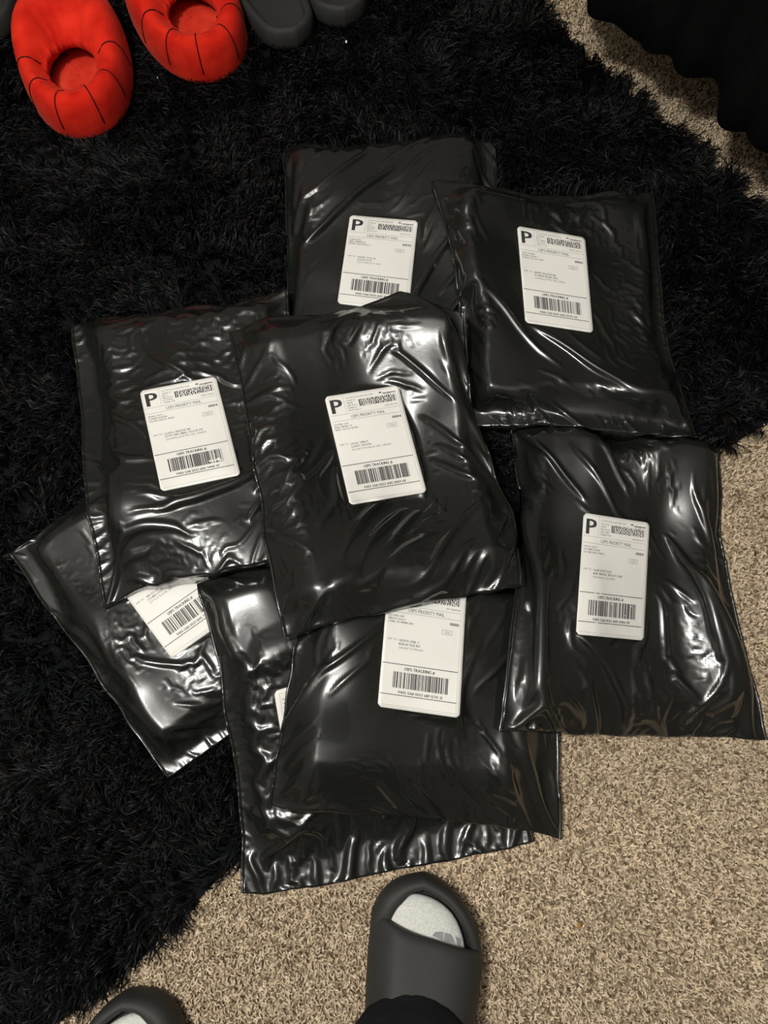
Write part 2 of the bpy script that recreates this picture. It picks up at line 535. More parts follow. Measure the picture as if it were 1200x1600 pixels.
def build_mailer(sp):
    global HEIGHT, FOOT
    rng = np.random.default_rng(sp['seed'])
    zc = sp['z']                                     # corner heights TL TR BR BL

    def world(pts, za, zb):
        n = len(pts)
        return [P(x, y, za + (zb - za) * k / (n - 1))[:2] for k, (x, y) in enumerate(pts)]
    top = world(sp['top'], zc[0], zc[1]); bottom = world(sp['bottom'], zc[3], zc[2])
    left = world(sp['left'], zc[0], zc[3]); right = world(sp['right'], zc[1], zc[2])
    W = 0.5 * (np.linalg.norm(np.subtract(top[-1], top[0])) + np.linalg.norm(np.subtract(bottom[-1], bottom[0])))
    Lg = 0.5 * (np.linalg.norm(np.subtract(left[-1], left[0])) + np.linalg.norm(np.subtract(right[-1], right[0])))
    sp['size'] = (W, Lg)
    S = np.maximum(HEIGHT, box_blur(max3(HEIGHT, 12), 17, 3))

    def wob(e, amp):                                  # slightly wavy rim
        e = edge_pts(e, 25)
        e[1:-1] += amp * np.stack([np.convolve(rng.normal(0, 1, 25), [0.25, 0.5, 0.25], 'same') for _ in (0, 1)], -1)[1:-1]
        return e
    top, bottom, left, right = wob(top, 0.0022), wob(bottom, 0.0022), wob(left, 0.0018), wob(right, 0.0018)
    ny, nx = 77, 61
    X2 = coons(top, right, bottom, left, ny, nx)
    ex, ey = sp.get('slack', (0.02, 0.02))
    # slack varies over the sheet: crumpled here, taut there
    for lvl in range(2):
        Cn = content_map(ny, nx, sp, np.random.default_rng(sp['seed'] + 5))
        if lvl == 0:
            X = np.zeros((ny, nx, 3)); X[..., :2] = X2
            X[..., 2] = sample(S, X[..., 0], X[..., 1]) + Cn + 0.004
            X[..., 2] += rng.normal(0, 0.0002, (ny, nx)) + 0.007 * (0.5 - np.abs(noise2((ny, nx), (6, 5), rng))) + 0.004 * (0.5 - np.abs(noise2((ny, nx), (10, 8), rng))) + crease_field(ny, nx, sp, rng)
            e1 = noise2((ny, nx), (4, 4), rng); e2 = noise2((ny, nx), (4, 4), rng)
        else:
            X = upsample(X)
            X[..., 2] += rng.normal(0, 0.0002, X.shape[:2])
            X2 = upsample(X2)
            e1 = upsample(e1); e2 = upsample(e2)
            ny, nx = X.shape[:2]
            Cn = content_map(ny, nx, sp, np.random.default_rng(sp['seed'] + 5))
        # unwrinkled drape gives the rest lengths; slack on top of it buckles the film
        D = np.concatenate([X2, (sample(S, X2[..., 0], X2[..., 1]) + Cn)[..., None]], -1)
        lx = np.linalg.norm(np.diff(D, axis=1), axis=-1); ly = np.linalg.norm(np.diff(D, axis=0), axis=-1)
        sg, tg = np.linspace(0, 1, nx)[None], np.linspace(0, 1, ny)[:, None]
        EX = ex * np.clip(1 + 0.8 * e1, 0.1, 2); EY = ey * np.clip(1 + 0.8 * e2, 0.1, 2)
        for (cs, ct, rs, rt, ax, ay) in sp.get('crush', []):
            g_ = np.exp(-((sg - cs) / rs) ** 2 - ((tg - ct) / rt) ** 2)
            EX = EX + ax * g_; EY = EY + ay * g_
        rx = box_blur(lx, 2, 1) * (1 + 0.5 * (EX[:, 1:] + EX[:, :-1]))
        ry = box_blur(ly, 2, 1) * (1 + 0.5 * (EY[1:] + EY[:-1]))
        wt = np.zeros((ny, nx))
        wt[0] = wt[-1] = sp.get('pin_end', 0.35); wt[:, 0] = wt[:, -1] = sp.get('pin_side', 0.30)
        q = ny // 18
        for a in (slice(0, q), slice(ny - q, ny)):
            for b in (0, nx - 1):
                wt[a, b] = 0.6
        # label patch in sheet indices
        lab = None
        if sp.get('label'):
            px = to_px(X)
            lq = np.array(sp['label']['quad'], float)
            m = in_poly(px.reshape(-1, 2), lq).reshape(ny, nx)
            if m.any():
                ii, jj = np.where(m)
                i0, i1, j0, j1 = ii.min(), ii.max() + 1, jj.min(), jj.max() + 1
                lab = (i0, i1, j0, j1, m[i0:i1, j0:j1].astype(float))
        air = sp.get('air', 0.0) * (0.5 + 0.5 * noise2((ny, nx), (3, 3), np.random.default_rng(sp['seed'] + 9)))
        X = relax(X, (rx, ry), Cn, S, X2, wt, lab, (220, 110)[lvl], sp.get('bend', 0.14), (0.00004, 0.000006)[lvl], rng, air)
    # bottom sheet: on the support, sharing the rim
    B = X.copy()
    sup = sample(HEIGHT, B[..., 0], B[..., 1]) + 0.0006
    B[..., 2] = np.minimum(sup, X[..., 2] - 0.0010)
    # rim closes the two sheets
    nv = ny * nx
    verts = np.concatenate([X.reshape(-1, 3), B.reshape(-1, 3)])
    rim = np.concatenate([np.arange(nx), np.arange(2, ny + 1) * nx - 1, (ny - 1) * nx + np.arange(nx - 2, -1, -1),
                          np.arange(ny - 2, 0, -1) * nx])
    r2 = np.roll(rim, -1)
    faces = np.concatenate([grid_faces(ny, nx), grid_faces(ny, nx, nv, flip=True), np.stack([rim, r2, r2 + nv, rim + nv], -1)])
    base = X[ny // 2, nx // 2].copy()
    base[2] = float(B[..., 2].min())
    root = empty('poly_mailer', tuple(base))
    tag(root, sp['text'], 'mailer', 'black poly mailers piled on the floor')
    V = verts - base
    bag = fast_mesh('bag', V, faces.ravel(), np.full(len(faces), 4), M_FILM, root)
    # heat-sealed side seams: a thin bead along the left and right rim
    for jj in (0, nx - 1):
        c = X[:, jj] - base
        out = X[:, jj, :2] - X[:, jj + (2 if jj == 0 else -2), :2]
        out = out / (np.linalg.norm(out, axis=1)[:, None] + 1e-9)
        o3 = np.concatenate([out, np.zeros((ny, 1))], 1)
        ring = []
        w_, h_ = 0.0030, 0.0007
        for (a, b) in ((0, h_), (w_, h_ * 0.6), (w_, -h_ * 0.6), (0, -h_)):
            ring.append(c + o3 * a + np.array([0, 0, b - 0.0004]))
        R = np.stack(ring, 1).reshape(-1, 3)
        mesh_obj('side_seam', R, grid_faces(ny, 4, closed=True, flip=(jj == 0)), M_FILM, root, local=True)
    if sp.get('label'):
        build_label(sp['label'], X, root, base)
    # raise the height map
    fi, fj = hm_idx(X[..., 0].ravel(), X[..., 1].ravel())
    Hn = np.full_like(HEIGHT, -1.0)
    np.maximum.at(Hn, (np.round(fi).astype(int), np.round(fj).astype(int)), X[..., 2].ravel() + 0.0012)
    cov = max3((Hn > 0).astype(float), 1) > 0
    Hn = max3(Hn, 1)
    HEIGHT = np.where(cov, np.maximum(HEIGHT, Hn), HEIGHT)
    FOOT |= cov
    return root


# ------------------------------------------------------------------ label printing
GLYPH = {}


def glyph(ch):
    if ch in GLYPH: return GLYPH[ch]
    cu = bpy.data.curves.new('glyph', 'FONT')
    cu.body = ch
    cu.resolution_u = 2
    cu.fill_mode = 'FRONT'
    ob = bpy.data.objects.new('glyph', cu)
    COL.objects.link(ob)
    dg = bpy.context.evaluated_depsgraph_get()
    me = bpy.data.meshes.new_from_object(ob.evaluated_get(dg))
    V = np.array([v.co[:2] for v in me.vertices]).reshape(-1, 2)
    Fc = [list(p.vertices) for p in me.polygons]
    bpy.data.objects.remove(ob); bpy.data.curves.remove(cu); bpy.data.meshes.remove(me)
    if len(V):
        x0 = V[:, 0].min(); w = V[:, 0].max() - x0
        V = V - np.array([x0, 0])
    else:
        w = 0.3
    GLYPH[ch] = (V, Fc, w)
    return GLYPH[ch]


class Ink:
    """flat print in label space: x right, y down, millimetres on a 101.6 x 152.4 sheet"""

    def __init__(self): self.V, self.F = [], []

    def poly(self, pts, faces):
        b = len(self.V)
        self.V += [tuple(p) for p in pts]
        self.F += [[i + b for i in f] for f in faces]

    def rect(self, x0, y0, x1, y1):
        n = max(1, int((x1 - x0) / 8)); pts = []
        for k in range(n + 1):
            x = x0 + (x1 - x0) * k / n
            pts += [(x, y0), (x, y1)]
        self.poly(pts, [[2 * k, 2 * k + 1, 2 * k + 3, 2 * k + 2] for k in range(n)])

    def vrect(self, x0, y0, x1, y1):
        n = max(1, int((y1 - y0) / 8)); pts = []
        for k in range(n + 1):
            y = y0 + (y1 - y0) * k / n
            pts += [(x0, y), (x1, y)]
        self.poly(pts, [[2 * k, 2 * k + 2, 2 * k + 3, 2 * k + 1] for k in range(n)])

    def text(self, s, x, y, h, width=None, center=False, bold=0.0):
        """h: cap height; y: baseline; width: fit to this width"""
        sc = h / 0.70
        adv = 0.0; items = []
        for ch in s:
            if ch == ' ':
                adv += 0.32; continue
            V, Fc, w = glyph(ch)
            items.append((V, Fc, adv)); adv += w + 0.10
        adv -= 0.10
        sx = sc if width is None else width / max(adv, 1e-3)
        if center: x -= adv * sx / 2
        for V, Fc, a in items:
            for dx in ([0.0] if not bold else [-bold, 0.0, bold]):
                self.poly([(x + (p[0] + a) * sx + dx, y - p[1] * sc) for p in V], Fc)

    def scribble(self, x, y, h, width, rng):
        """print too small to read: letter-sized strokes grouped in words"""
        cx = x
        while cx < x + width:
            for _ in range(rng.integers(3, 8)):
                w = h * rng.uniform(0.45, 0.7)
                if cx + w > x + width: return
                k = rng.integers(0, 4)
                t = h * 0.24
                if k != 1: self.rect(cx, y - h, cx + t, y)
                if k != 2: self.rect(cx, y - h, cx + w * 0.9, y - h + t)
                if k == 1: self.rect(cx + w * 0.35, y - h, cx + w * 0.35 + t, y)
                if k in (0, 2): self.rect(cx, y - t, cx + w * 0.9, y)
                if k == 3: self.rect(cx + w * 0.6, y - h, cx + w * 0.6 + t, y)
                cx += w + h * 0.22
            cx += h * 0.55


def build_label(lb, X, root, base):
    nv_, nu_ = LABEL_GRID
    q = np.array(lb['quad'], float)                  # TL TR BR BL in photo pixels
    u = np.linspace(0, 1, nu_)[None, :, None]; v = np.linspace(0, 1, nv_)[:, None, None]
    px = (1 - v) * ((1 - u) * q[0] + u * q[1]) + v * ((1 - u) * q[3] + u * q[2])
    Xp = to_px(X).reshape(-1, 2); Xf = X.reshape(-1, 3)
    lo_ = px.reshape(-1, 2).min(0) - 25; hi = px.reshape(-1, 2).max(0) + 25
    m = ((Xp > lo_) & (Xp < hi)).all(1)
    Xp, Xf = Xp[m], Xf[m]
    Z = np.zeros(nv_ * nu_); Zm = np.zeros(nv_ * nu_)
    for k, p in enumerate(px.reshape(-1, 2)):
        d2 = ((Xp - p) ** 2).sum(1)
        w = np.exp(-d2 / (2 * 6.0 ** 2))
        Z[k] = (Xf[:, 2] * w).sum() / (w.sum() + 1e-12)
        near = d2 < 3.6 ** 2
        Zm[k] = Xf[near, 2].max() if near.any() else Z[k]
    Z = Z.reshape(nv_, nu_); Zm = Zm.reshape(nv_, nu_)
    Zs = box_blur(np.maximum(Z, Zm), 1, 2)             # paper bridges the small film wrinkles
    Zs = np.maximum(Zs, Zm)
    Zs = np.maximum(box_blur(Zs, 1, 1), Zm)
    G = np.zeros((nv_, nu_, 3))
    for i in range(nv_):
        for j in range(nu_):                           # back onto the photo ray at that height
            G[i, j] = P(px[i, j, 0], px[i, j, 1], Zs[i, j] + 0.0006)
    # rounded corners
    r = 0.29 * 0.0045
    for (i, j, di, dj) in ((0, 0, 1, 1), (0, nu_ - 1, 1, -1), (nv_ - 1, 0, -1, 1), (nv_ - 1, nu_ - 1, -1, -1)):
        c = G[i, j].copy()
        G[i, j] = c + (G[i + di, j] - c) * 0.42 + (G[i, j + dj] - c) * 0.42
    du = np.gradient(G, axis=1); dv = np.gradient(G, axis=0)
    N = np.cross(dv, du); N /= np.linalg.norm(N, axis=-1)[..., None]
    N = np.where(N[..., 2:] < 0, -N, N)
    V = np.concatenate([(G - base).reshape(-1, 3), (G - base - N * 0.0006).reshape(-1, 3)])
    n_ = nv_ * nu_
    rim = np.concatenate([np.arange(nu_), np.arange(2, nv_ + 1) * nu_ - 1, (nv_ - 1) * nu_ + np.arange(nu_ - 2, -1, -1),
                          np.arange(nv_ - 2, 0, -1) * nu_])
    r2 = np.roll(rim, -1)
    faces = np.concatenate([grid_faces(nv_, nu_), grid_faces(nv_, nu_, n_, flip=True), np.stack([rim, r2, r2 + n_, rim + n_], -1)])
    lab = mesh_obj('shipping_label', V, faces, M_PAPER, root, local=True)

    def stick(name, ink, mat, lift=0.00022):
        if not ink.V: return
        A = np.array(ink.V)
        fu = np.clip(A[:, 0] / 101.6, 0, 1) * (nu_ - 1); fv = np.clip(A[:, 1] / 152.4, 0, 1) * (nv_ - 1)
        j = np.minimum(fu.astype(int), nu_ - 2); i = np.minimum(fv.astype(int), nv_ - 2)
        a = (fu - j)[:, None]; b = (fv - i)[:, None]
        Q = G + N * lift
        pts = (Q[i, j] * (1 - a) * (1 - b) + Q[i, j + 1] * a * (1 - b) + Q[i + 1, j] * (1 - a) * b + Q[i + 1, j + 1] * a * b) - base
        mesh_obj(name, pts, ink.F, mat, lab, smooth=False, local=True)

    rng = np.random.default_rng(lb.get('seed', 3))
    if lb.get('kind') == 'notes':
        t = Ink()
        for k, w in enumerate((16, 26, 22, 30, 28, 12)):
            t.scribble(9, 14 + 5.2 * k, 1.9, w, rng)
        stick('notes_print', t, M_INKG)
        t = Ink(); t.text('0005', 30, 7.0, 2.4); stick('route_number', t, M_INKG)
        g = Ink(); g.vrect(6.0, 5, 6.5, 150); g.rect(6, 5, 96, 5.5); stick('ruled_border', g, M_INKL)
        return
    # large service letter
    t = Ink(); t.text('P', 6.0, 25.5, 19.5, width=14.5, bold=0.9); stick('service_letter', t, M_INK)
    # rules
    for y_ in (98.05, 135.0):
        g = Ink(); g.rect(1.5, y_, 96.5, y_ + 0.85); stick('heavy_rule', g, M_INK)
    g = Ink(); g.vrect(24.0, 2, 24.45, 28); g.rect(1.5, 28, 96.5, 28.5); g.rect(1.5, 36.2, 96.5, 36.8)
    g.vrect(96.4, 4, 96.8, 148); g.rect(4, 148, 96.5, 148.4); stick('thin_rule', g, M_INKL)
    # text, one part for each block of print
    def block(name, mat, *calls):
        t = Ink()
        for f in calls: f(t)
        stick(name, t, mat)
    block('service_heading', M_INK, lambda t: t.text('USPS PRIORITY MAIL', 52, 34.6, 4.2, width=46, center=True))
    block('tracking_heading', M_INK, lambda t: t.text('USPS TRACKING #', 48.5, 105.0, 3.7, width=38, center=True, bold=0.16))
    block('tracking_number', M_INK, lambda t: t.text(lb['track'], 51, 133.2, 3.2, width=55, center=True, bold=0.12))
    block('route_number', M_INK, lambda t: t.text(lb['code'], 83, 43.8, 3.4, width=11.5, bold=0.2))
    block('logo_lettering', M_INK, lambda t: t.text('easypost', 78.5, 8.6, 3.1, width=17.0, bold=0.2))

    def postage(t):
        t.text('US POSTAGE AND FEES PAID', 27.5, 7.6, 2.2, width=38)
        for k, w in enumerate((13, 8, 14, 13, 17)):
            t.scribble(27.5, 11.4 + 3.4 * k, 1.7, w, rng)
    block('postage_print', M_INKG, postage)
    block('meter_number', M_INKG, lambda t: t.scribble(77, 25.2, 1.5, 18, rng))
    block('sender_lines', M_INKG, lambda t: [t.scribble(4, 42.0 + 3.6 * k, 2.0, w, rng) for k, w in enumerate((20, 24, 33))])

    def shipto(t):
        t.text('SHIP TO:', 5, 70.4, 2.2, width=12)
        t.scribble(20, 71.0, 2.5, lb['addr'][0], rng)
        t.scribble(20, 75.2, 2.5, lb['addr'][1], rng)
        t.text(lb['city'], 20, 79.6, 2.5, width=lb['addr'][2])
    block('recipient_lines', M_INKG, shipto)

    def codebox(t):
        t.text(lb['box'], 79.5, 53.9, 2.4, center=True)
        for (a, b, c, d) in ((73, 50, 86, 50.4), (73, 55, 86, 55.4)): t.rect(a, b, c, d)
        t.vrect(73, 50, 73.4, 55.4); t.vrect(85.6, 50, 86, 55.4)
    block('route_code_box', M_INKG, codebox)
    # logo roundel: dark disc with a pale swirl
    g = Ink()
    disc = [(75.0 + 2.0 * math.cos(a), 7.0 + 2.0 * math.sin(a)) for a in np.linspace(math.radians(150), math.radians(390), 16)]
    disc2 = [(75.0 + 2.0 * math.cos(a), 7.0 + 0.4 + 0.6 * math.sin(a)) for a in np.linspace(math.radians(380), math.radians(160), 10)]
    g.poly(disc + disc2, [list(range(len(disc) + len(disc2)))]); stick('logo_roundel', g, M_INK)
    # stacked barcode
    g = Ink()
    x0, y0, x1, y1 = 44, 10.6, 95, 20.2
    g.vrect(x0, y0, x0 + 1.7, y1); g.vrect(x1 - 3.6, y0, x1 - 2.2, y1); g.vrect(x1 - 0.8, y0, x1 - 0.4, y1)
    rows = 7; rh = (y1 - y0) / rows
    for rr in range(rows):
        x = x0 + 2.6
        while x < x1 - 4.4:
            w = 0.62 * rng.integers(1, 4)
            g.rect(x, y0 + rr * rh, min(x + w, x1 - 4.4), y0 + (rr + 1) * rh)
            x += w + 0.62 * rng.integers(1, 4)
    stick('stacked_barcode', g, M_INK)
    # long barcode
    g = Ink(); x = 16.0
    brng = np.random.default_rng(lb.get('seed', 3) + 40)
    while x < 86.0:
        w = 0.42 * brng.integers(1, 5)
        g.vrect(x, 107.5, min(x + w, 86.4), 126.8)
        x += w + 0.42 * brng.choice([1, 1, 1, 2, 2, 3, 4])
    stick('barcode', g, M_INK)


# ------------------------------------------------------------------ the eight mailers, lowest first
def quad(tl, tr, br, bl, **k):
    d = dict(top=[tl, tr], right=[tr, br], bottom=[bl, br], left=[tl, bl])
    d.update(k)
    return d


MAILERS = [
    dict(quad((14, 862), (330, 640), (560, 1010), (264, 1214)), z=(0.02, 0.02, 0.02, 0.02), seed=11, lump=0.22, lump_cells=(3, 3),
         lines=[(0.27, 0.5, 0.12, 0.55, 0.007), (0.27, 0.55, 0.13, 0.65, 0.007), (0.28, 0.6, 0.15, 0.75, 0.007), (0.3, 0.66, 0.25, 0.86, 0.009), (0.4, 0.68, 0.42, 0.9, 0.008), (0.55, 0.66, 0.62, 0.82, 0.007)],
         thick=0.040,
         inset=(0.020, 0.015, 0.015, 0.030), slope=(0.050, 0.050, 0.058, 0.050), slack=(0.026, 0.019), folds=14,
         crush=[(0.3, 0.62, 0.14, 0.1, 0.02, 0.09), (0.42, 0.78, 0.1, 0.12, 0.1, 0.0), (0.75, 0.8, 0.2, 0.12, 0.0, 0.05)],
         bumps=[(0.35, 0.72, 0.16, 0.10, 0.006), (0.08, 0.12, 0.22, 0.20, -0.016)],
         label=dict(quad=[(158, 879), (260, 807), (370, 957), (268, 1029)], track='9405 5361 0553 6145 7031 27', code='0004', box='R003',
                    city='LITTLE ROCK AR', addr=(26, 30, 34), seed=21),
         text='turned black mailer lowest at left, its creased label mostly tucked under another mailer'),
    dict(quad((312, 912), (730, 845), (832, 1316), (380, 1396), left=[(312, 912), (350, 1045), (374, 1260), (380, 1396)],
              bottom=[(380, 1396), (412, 1398), (600, 1366), (832, 1316)]), z=(0.06, 0.018, 0.01, 0.018), seed=23, lump=0.4, lump_cells=(3, 5),
         lines=[(0.2, 0.75, 0.4, 0.97, 0.01), (0.35, 0.8, 0.45, 0.95, 0.01), (0.6, 0.75, 0.55, 0.97, 0.01), (0.05, 0.6, 0.25, 0.9, 0.008), (0.72, 0.8, 0.8, 0.95, 0.008)],
         thick=0.030,
         inset=(0.015, 0.015, 0.015, 0.060), slope=(0.050, 0.050, 0.058, 0.058), slack=(0.048, 0.029), folds=14,
         crush=[(0.5, 0.92, 0.5, 0.1, 0.05, 0.0), (0.12, 0.5, 0.12, 0.3, 0.03, 0.05)],
         label=dict(quad=[(428, 1080), (549, 1045), (580, 1232), (459, 1268)], kind='notes', seed=5),
         text='black mailer nearest the foot, only a sliver of its white label showing'),
    dict(quad((490, 885), (880, 905), (873, 1311), (424, 1258), left=[(490, 885), (470, 995), (455, 1085), (430, 1225), (424, 1258)],
              bottom=[(424, 1258), (560, 1268), (700, 1282), (820, 1297), (873, 1311)],
              right=[(880, 905), (868, 1150), (873, 1311)]), z=(0.078, 0.018, 0.017, 0.06), seed=37, lump=0.2, lump_cells=(3, 3),
         lines=[(0.78, 0.55, 0.97, 0.95, 0.009), (0.8, 0.45, 0.98, 0.8, 0.009), (0.8, 0.35, 0.98, 0.62, 0.008), (0.75, 0.68, 0.9, 0.97, 0.007), (0.1, 0.3, 0.25, 0.45, 0.008), (0.1, 0.55, 0.28, 0.5, 0.008)],
         thick=0.042,
         inset=(0.020, 0.040, 0.015, 0.020), slope=(0.05, 0.058, 0.058, 0.085), slack=(0.022, 0.019), folds=10,
         crush=[(0.88, 0.65, 0.1, 0.35, 0.11, 0.0), (0.16, 0.42, 0.1, 0.16, 0.05, 0.07), (0.06, 0.75, 0.07, 0.15, 0.04, 0.07)],
         bumps=[(0.22, 0.45, 0.09, 0.16, 0.010)],
         label=dict(quad=[(607, 906), (729, 924), (718, 1122), (590, 1104)], track='9405 5361 0553 6119 1270 21', code='0005', box='C036',
                    city='GARLAND TX 75040-6604', addr=(27, 28, 31), seed=22),
         text='black mailer lying over the nearest one, its label half hidden by the topmost mailer'),
    dict(quad((446, 233), (772, 224), (790, 560), (455, 620), top=[(446, 233), (600, 228), (748, 219), (790, 232)]),
         z=(0.02, 0.02, 0.02, 0.02), seed=41, lump=0.38, lump_cells=(4, 4),
         lines=[(0.1, 0.3, 0.35, 0.15, 0.008), (0.3, 0.3, 0.75, 0.36, 0.009), (0.3, 0.3, 0.1, 0.1, 0.007), (0.75, 0.2, 0.9, 0.03, 0.008), (0.7, 0.45, 0.95, 0.42, 0.008), (0.1, 0.55, 0.3, 0.5, 0.007)],
         thick=0.036,
         inset=(0.015, 0.030, 0.015, 0.015), slope=(0.043, 0.050, 0.058, 0.050), slack=(0.042, 0.038), folds=20,
         crush=[(0.75, 0.5, 0.15, 0.2, 0.06, 0.03), (0.15, 0.2, 0.15, 0.15, 0.04, 0.04)],
         label=dict(quad=[(547, 336), (653, 345), (638, 488), (527, 474)], track='9405 5361 0553 6142 8825 13', code='0021', box='R011',
                    city='FORT WORTH TX 76137', addr=(27, 24, 34), seed=23),
         text='black mailer farthest from the foot, beside the shag rug, partly under two others'),
    dict(quad((800, 655), (1122, 700), (1196, 1156), (781, 1143), right=[(1122, 700), (1124, 830), (1152, 965), (1196, 1156)],
              left=[(800, 655), (822, 800), (800, 965), (781, 1143)]), z=(0.02, 0.015, 0.01, 0.09), seed=53, lump=0.42, lump_cells=(3, 6),
         lines=[(0.72, 0.2, 0.8, 0.75, 0.01), (0.86, 0.25, 0.9, 0.7, 0.009), (0.15, 0.1, 0.3, 0.45, 0.01), (0.12, 0.75, 0.35, 0.5, 0.009), (0.05, 0.95, 0.35, 0.62, 0.01), (0.5, 0.7, 0.45, 0.95, 0.008), (0.6, 0.68, 0.7, 0.92, 0.008)],
         thick=0.042,
         inset=(0.020, 0.025, 0.015, 0.020), slope=(0.05, 0.06, 0.05, 0.085), slack=(0.095, 0.02), folds=16,
         crush=[(0.8, 0.6, 0.15, 0.3, 0.04, 0.01), (0.18, 0.55, 0.15, 0.25, 0.04, 0.02)],
         label=dict(quad=[(912, 801), (1015, 817), (1006, 1001), (900, 991)], track='9405 5361 0553 6145 6906 99', code='0004', box='R021',
                    city='MANASSAS VA 20109', addr=(28, 44, 33), seed=24),
         text='black mailer lying half on bare carpet right of the pile, many long creases'),
    dict(quad((676, 284), (1018, 300), (1086, 690), (736, 664), right=[(1018, 300), (1040, 480), (1086, 690)],
              left=[(676, 284), (712, 420), (736, 664)]), z=(0.065, 0.016, 0.05, 0.03), seed=67, lump=0.28, lump_cells=(3, 4),
         lines=[(0.15, 0.15, 0.22, 0.9, 0.009), (0.3, 0.2, 0.26, 0.7, 0.007), (0.3, 0.92, 0.7, 0.62, 0.008), (0.62, 0.05, 0.85, 0.4, 0.008), (0.8, 0.05, 0.95, 0.45, 0.008)],
         thick=0.042,
         inset=(0.015, 0.025, 0.030, 0.035), slope=(0.043, 0.050, 0.072, 0.036), slack=(0.029, 0.022), folds=14,
         crush=[(0.2, 0.5, 0.12, 0.4, 0.05, 0.0), (0.5, 0.95, 0.4, 0.05, 0.03, 0.05), (0.75, 0.2, 0.2, 0.2, 0.02, 0.03)],
         label=dict(quad=[(808, 353), (914, 371), (927, 520), (821, 504)], track='9405 5361 0553 6145 0270 44', code='0004', box='R106',
                    city='CHARLOTTE NC 28213', addr=(33, 38, 45), seed=25),
         text='black mailer lying on the shag rug between the blanket and the topmost mailer'),
    dict(quad((114, 508), (448, 452), (462, 872), (165, 949), left=[(114, 508), (128, 700), (165, 949)],
              bottom=[(165, 949), (215, 920), (330, 900), (462, 872)]), z=(0.016, 0.044, 0.095, 0.06), seed=71, lump=0.32, lump_cells=(4, 4),
         lines=[(0.35, 0.0, 0.38, 0.25, 0.009), (0.15, 0.5, 0.4, 0.45, 0.007), (0.15, 0.6, 0.4, 0.48, 0.007), (0.5, 0.66, 0.88, 0.76, 0.009), (0.7, 0.1, 0.95, 0.3, 0.009), (0.2, 0.85, 0.6, 0.75, 0.008), (0.6, 0.0, 0.75, 0.2, 0.008)],
         thick=0.045,
         inset=(0.035, 0.015, 0.020, 0.025), slope=(0.043, 0.043, 0.058, 0.165), slack=(0.029, 0.035), folds=18,
         crush=[(0.5, 0.8, 0.35, 0.14, 0.01, 0.07), (0.8, 0.3, 0.15, 0.2, 0.05, 0.05), (0.25, 0.5, 0.1, 0.1, 0.0, 0.06)],
         label=dict(quad=[(218, 611), (337, 588), (376, 742), (252, 768)], track='9405 5361 0553 6145 9408 34', code='0004', box='C029',
                    city='CHARLOTTE NC 28213', addr=(35, 49, 52), seed=26),
         text='black mailer at left with broad bright creases below its label'),
    dict(quad((360, 518), (724, 488), (811, 915), (448, 996), top=[(360, 518), (480, 495), (619, 456), (724, 488)],
              right=[(724, 488), (738, 630), (803, 790), (811, 915)], left=[(360, 518), (390, 650), (417, 836), (448, 996)],
              bottom=[(448, 996), (607, 958), (811, 915)]), z=(0.078, 0.085, 0.1, 0.118), seed=83, lump=0.16, lump_cells=(3, 3),
         lines=[(0.05, 0.3, 0.2, 0.25, 0.008), (0.08, 0.6, 0.25, 0.58, 0.008), (0.06, 0.75, 0.3, 0.73, 0.008), (0.08, 0.88, 0.3, 0.85, 0.008), (0.55, 0.15, 0.85, 0.28, 0.006), (0.3, 0.06, 0.42, 0.24, 0.008), (0.1, 0.12, 0.3, 0.3, 0.007)],
         thick=0.048,
         inset=(0.015, 0.015, 0.020, 0.015), slope=(0.085, 0.043, 0.065, 0.06), slack=(0.016, 0.016), folds=10,
         crush=[(0.1, 0.55, 0.1, 0.45, 0.01, 0.075), (0.3, 0.08, 0.3, 0.1, 0.02, 0.05), (0.55, 0.2, 0.3, 0.08, 0.0, 0.03), (0.9, 0.92, 0.15, 0.08, 0.04, 0.02)],
         label=dict(quad=[(507, 620), (622, 602), (667, 769), (547, 789)], track='9405 5361 0553 6145 6069 68', code='0004', box='A002',
                    city='FAYETTEVILLE NC 28304', addr=(24, 30, 52), seed=27),
         text='topmost black mailer in the middle of the pile with its whole label showing'),
]
for sp in MAILERS:
    build_mailer(sp)


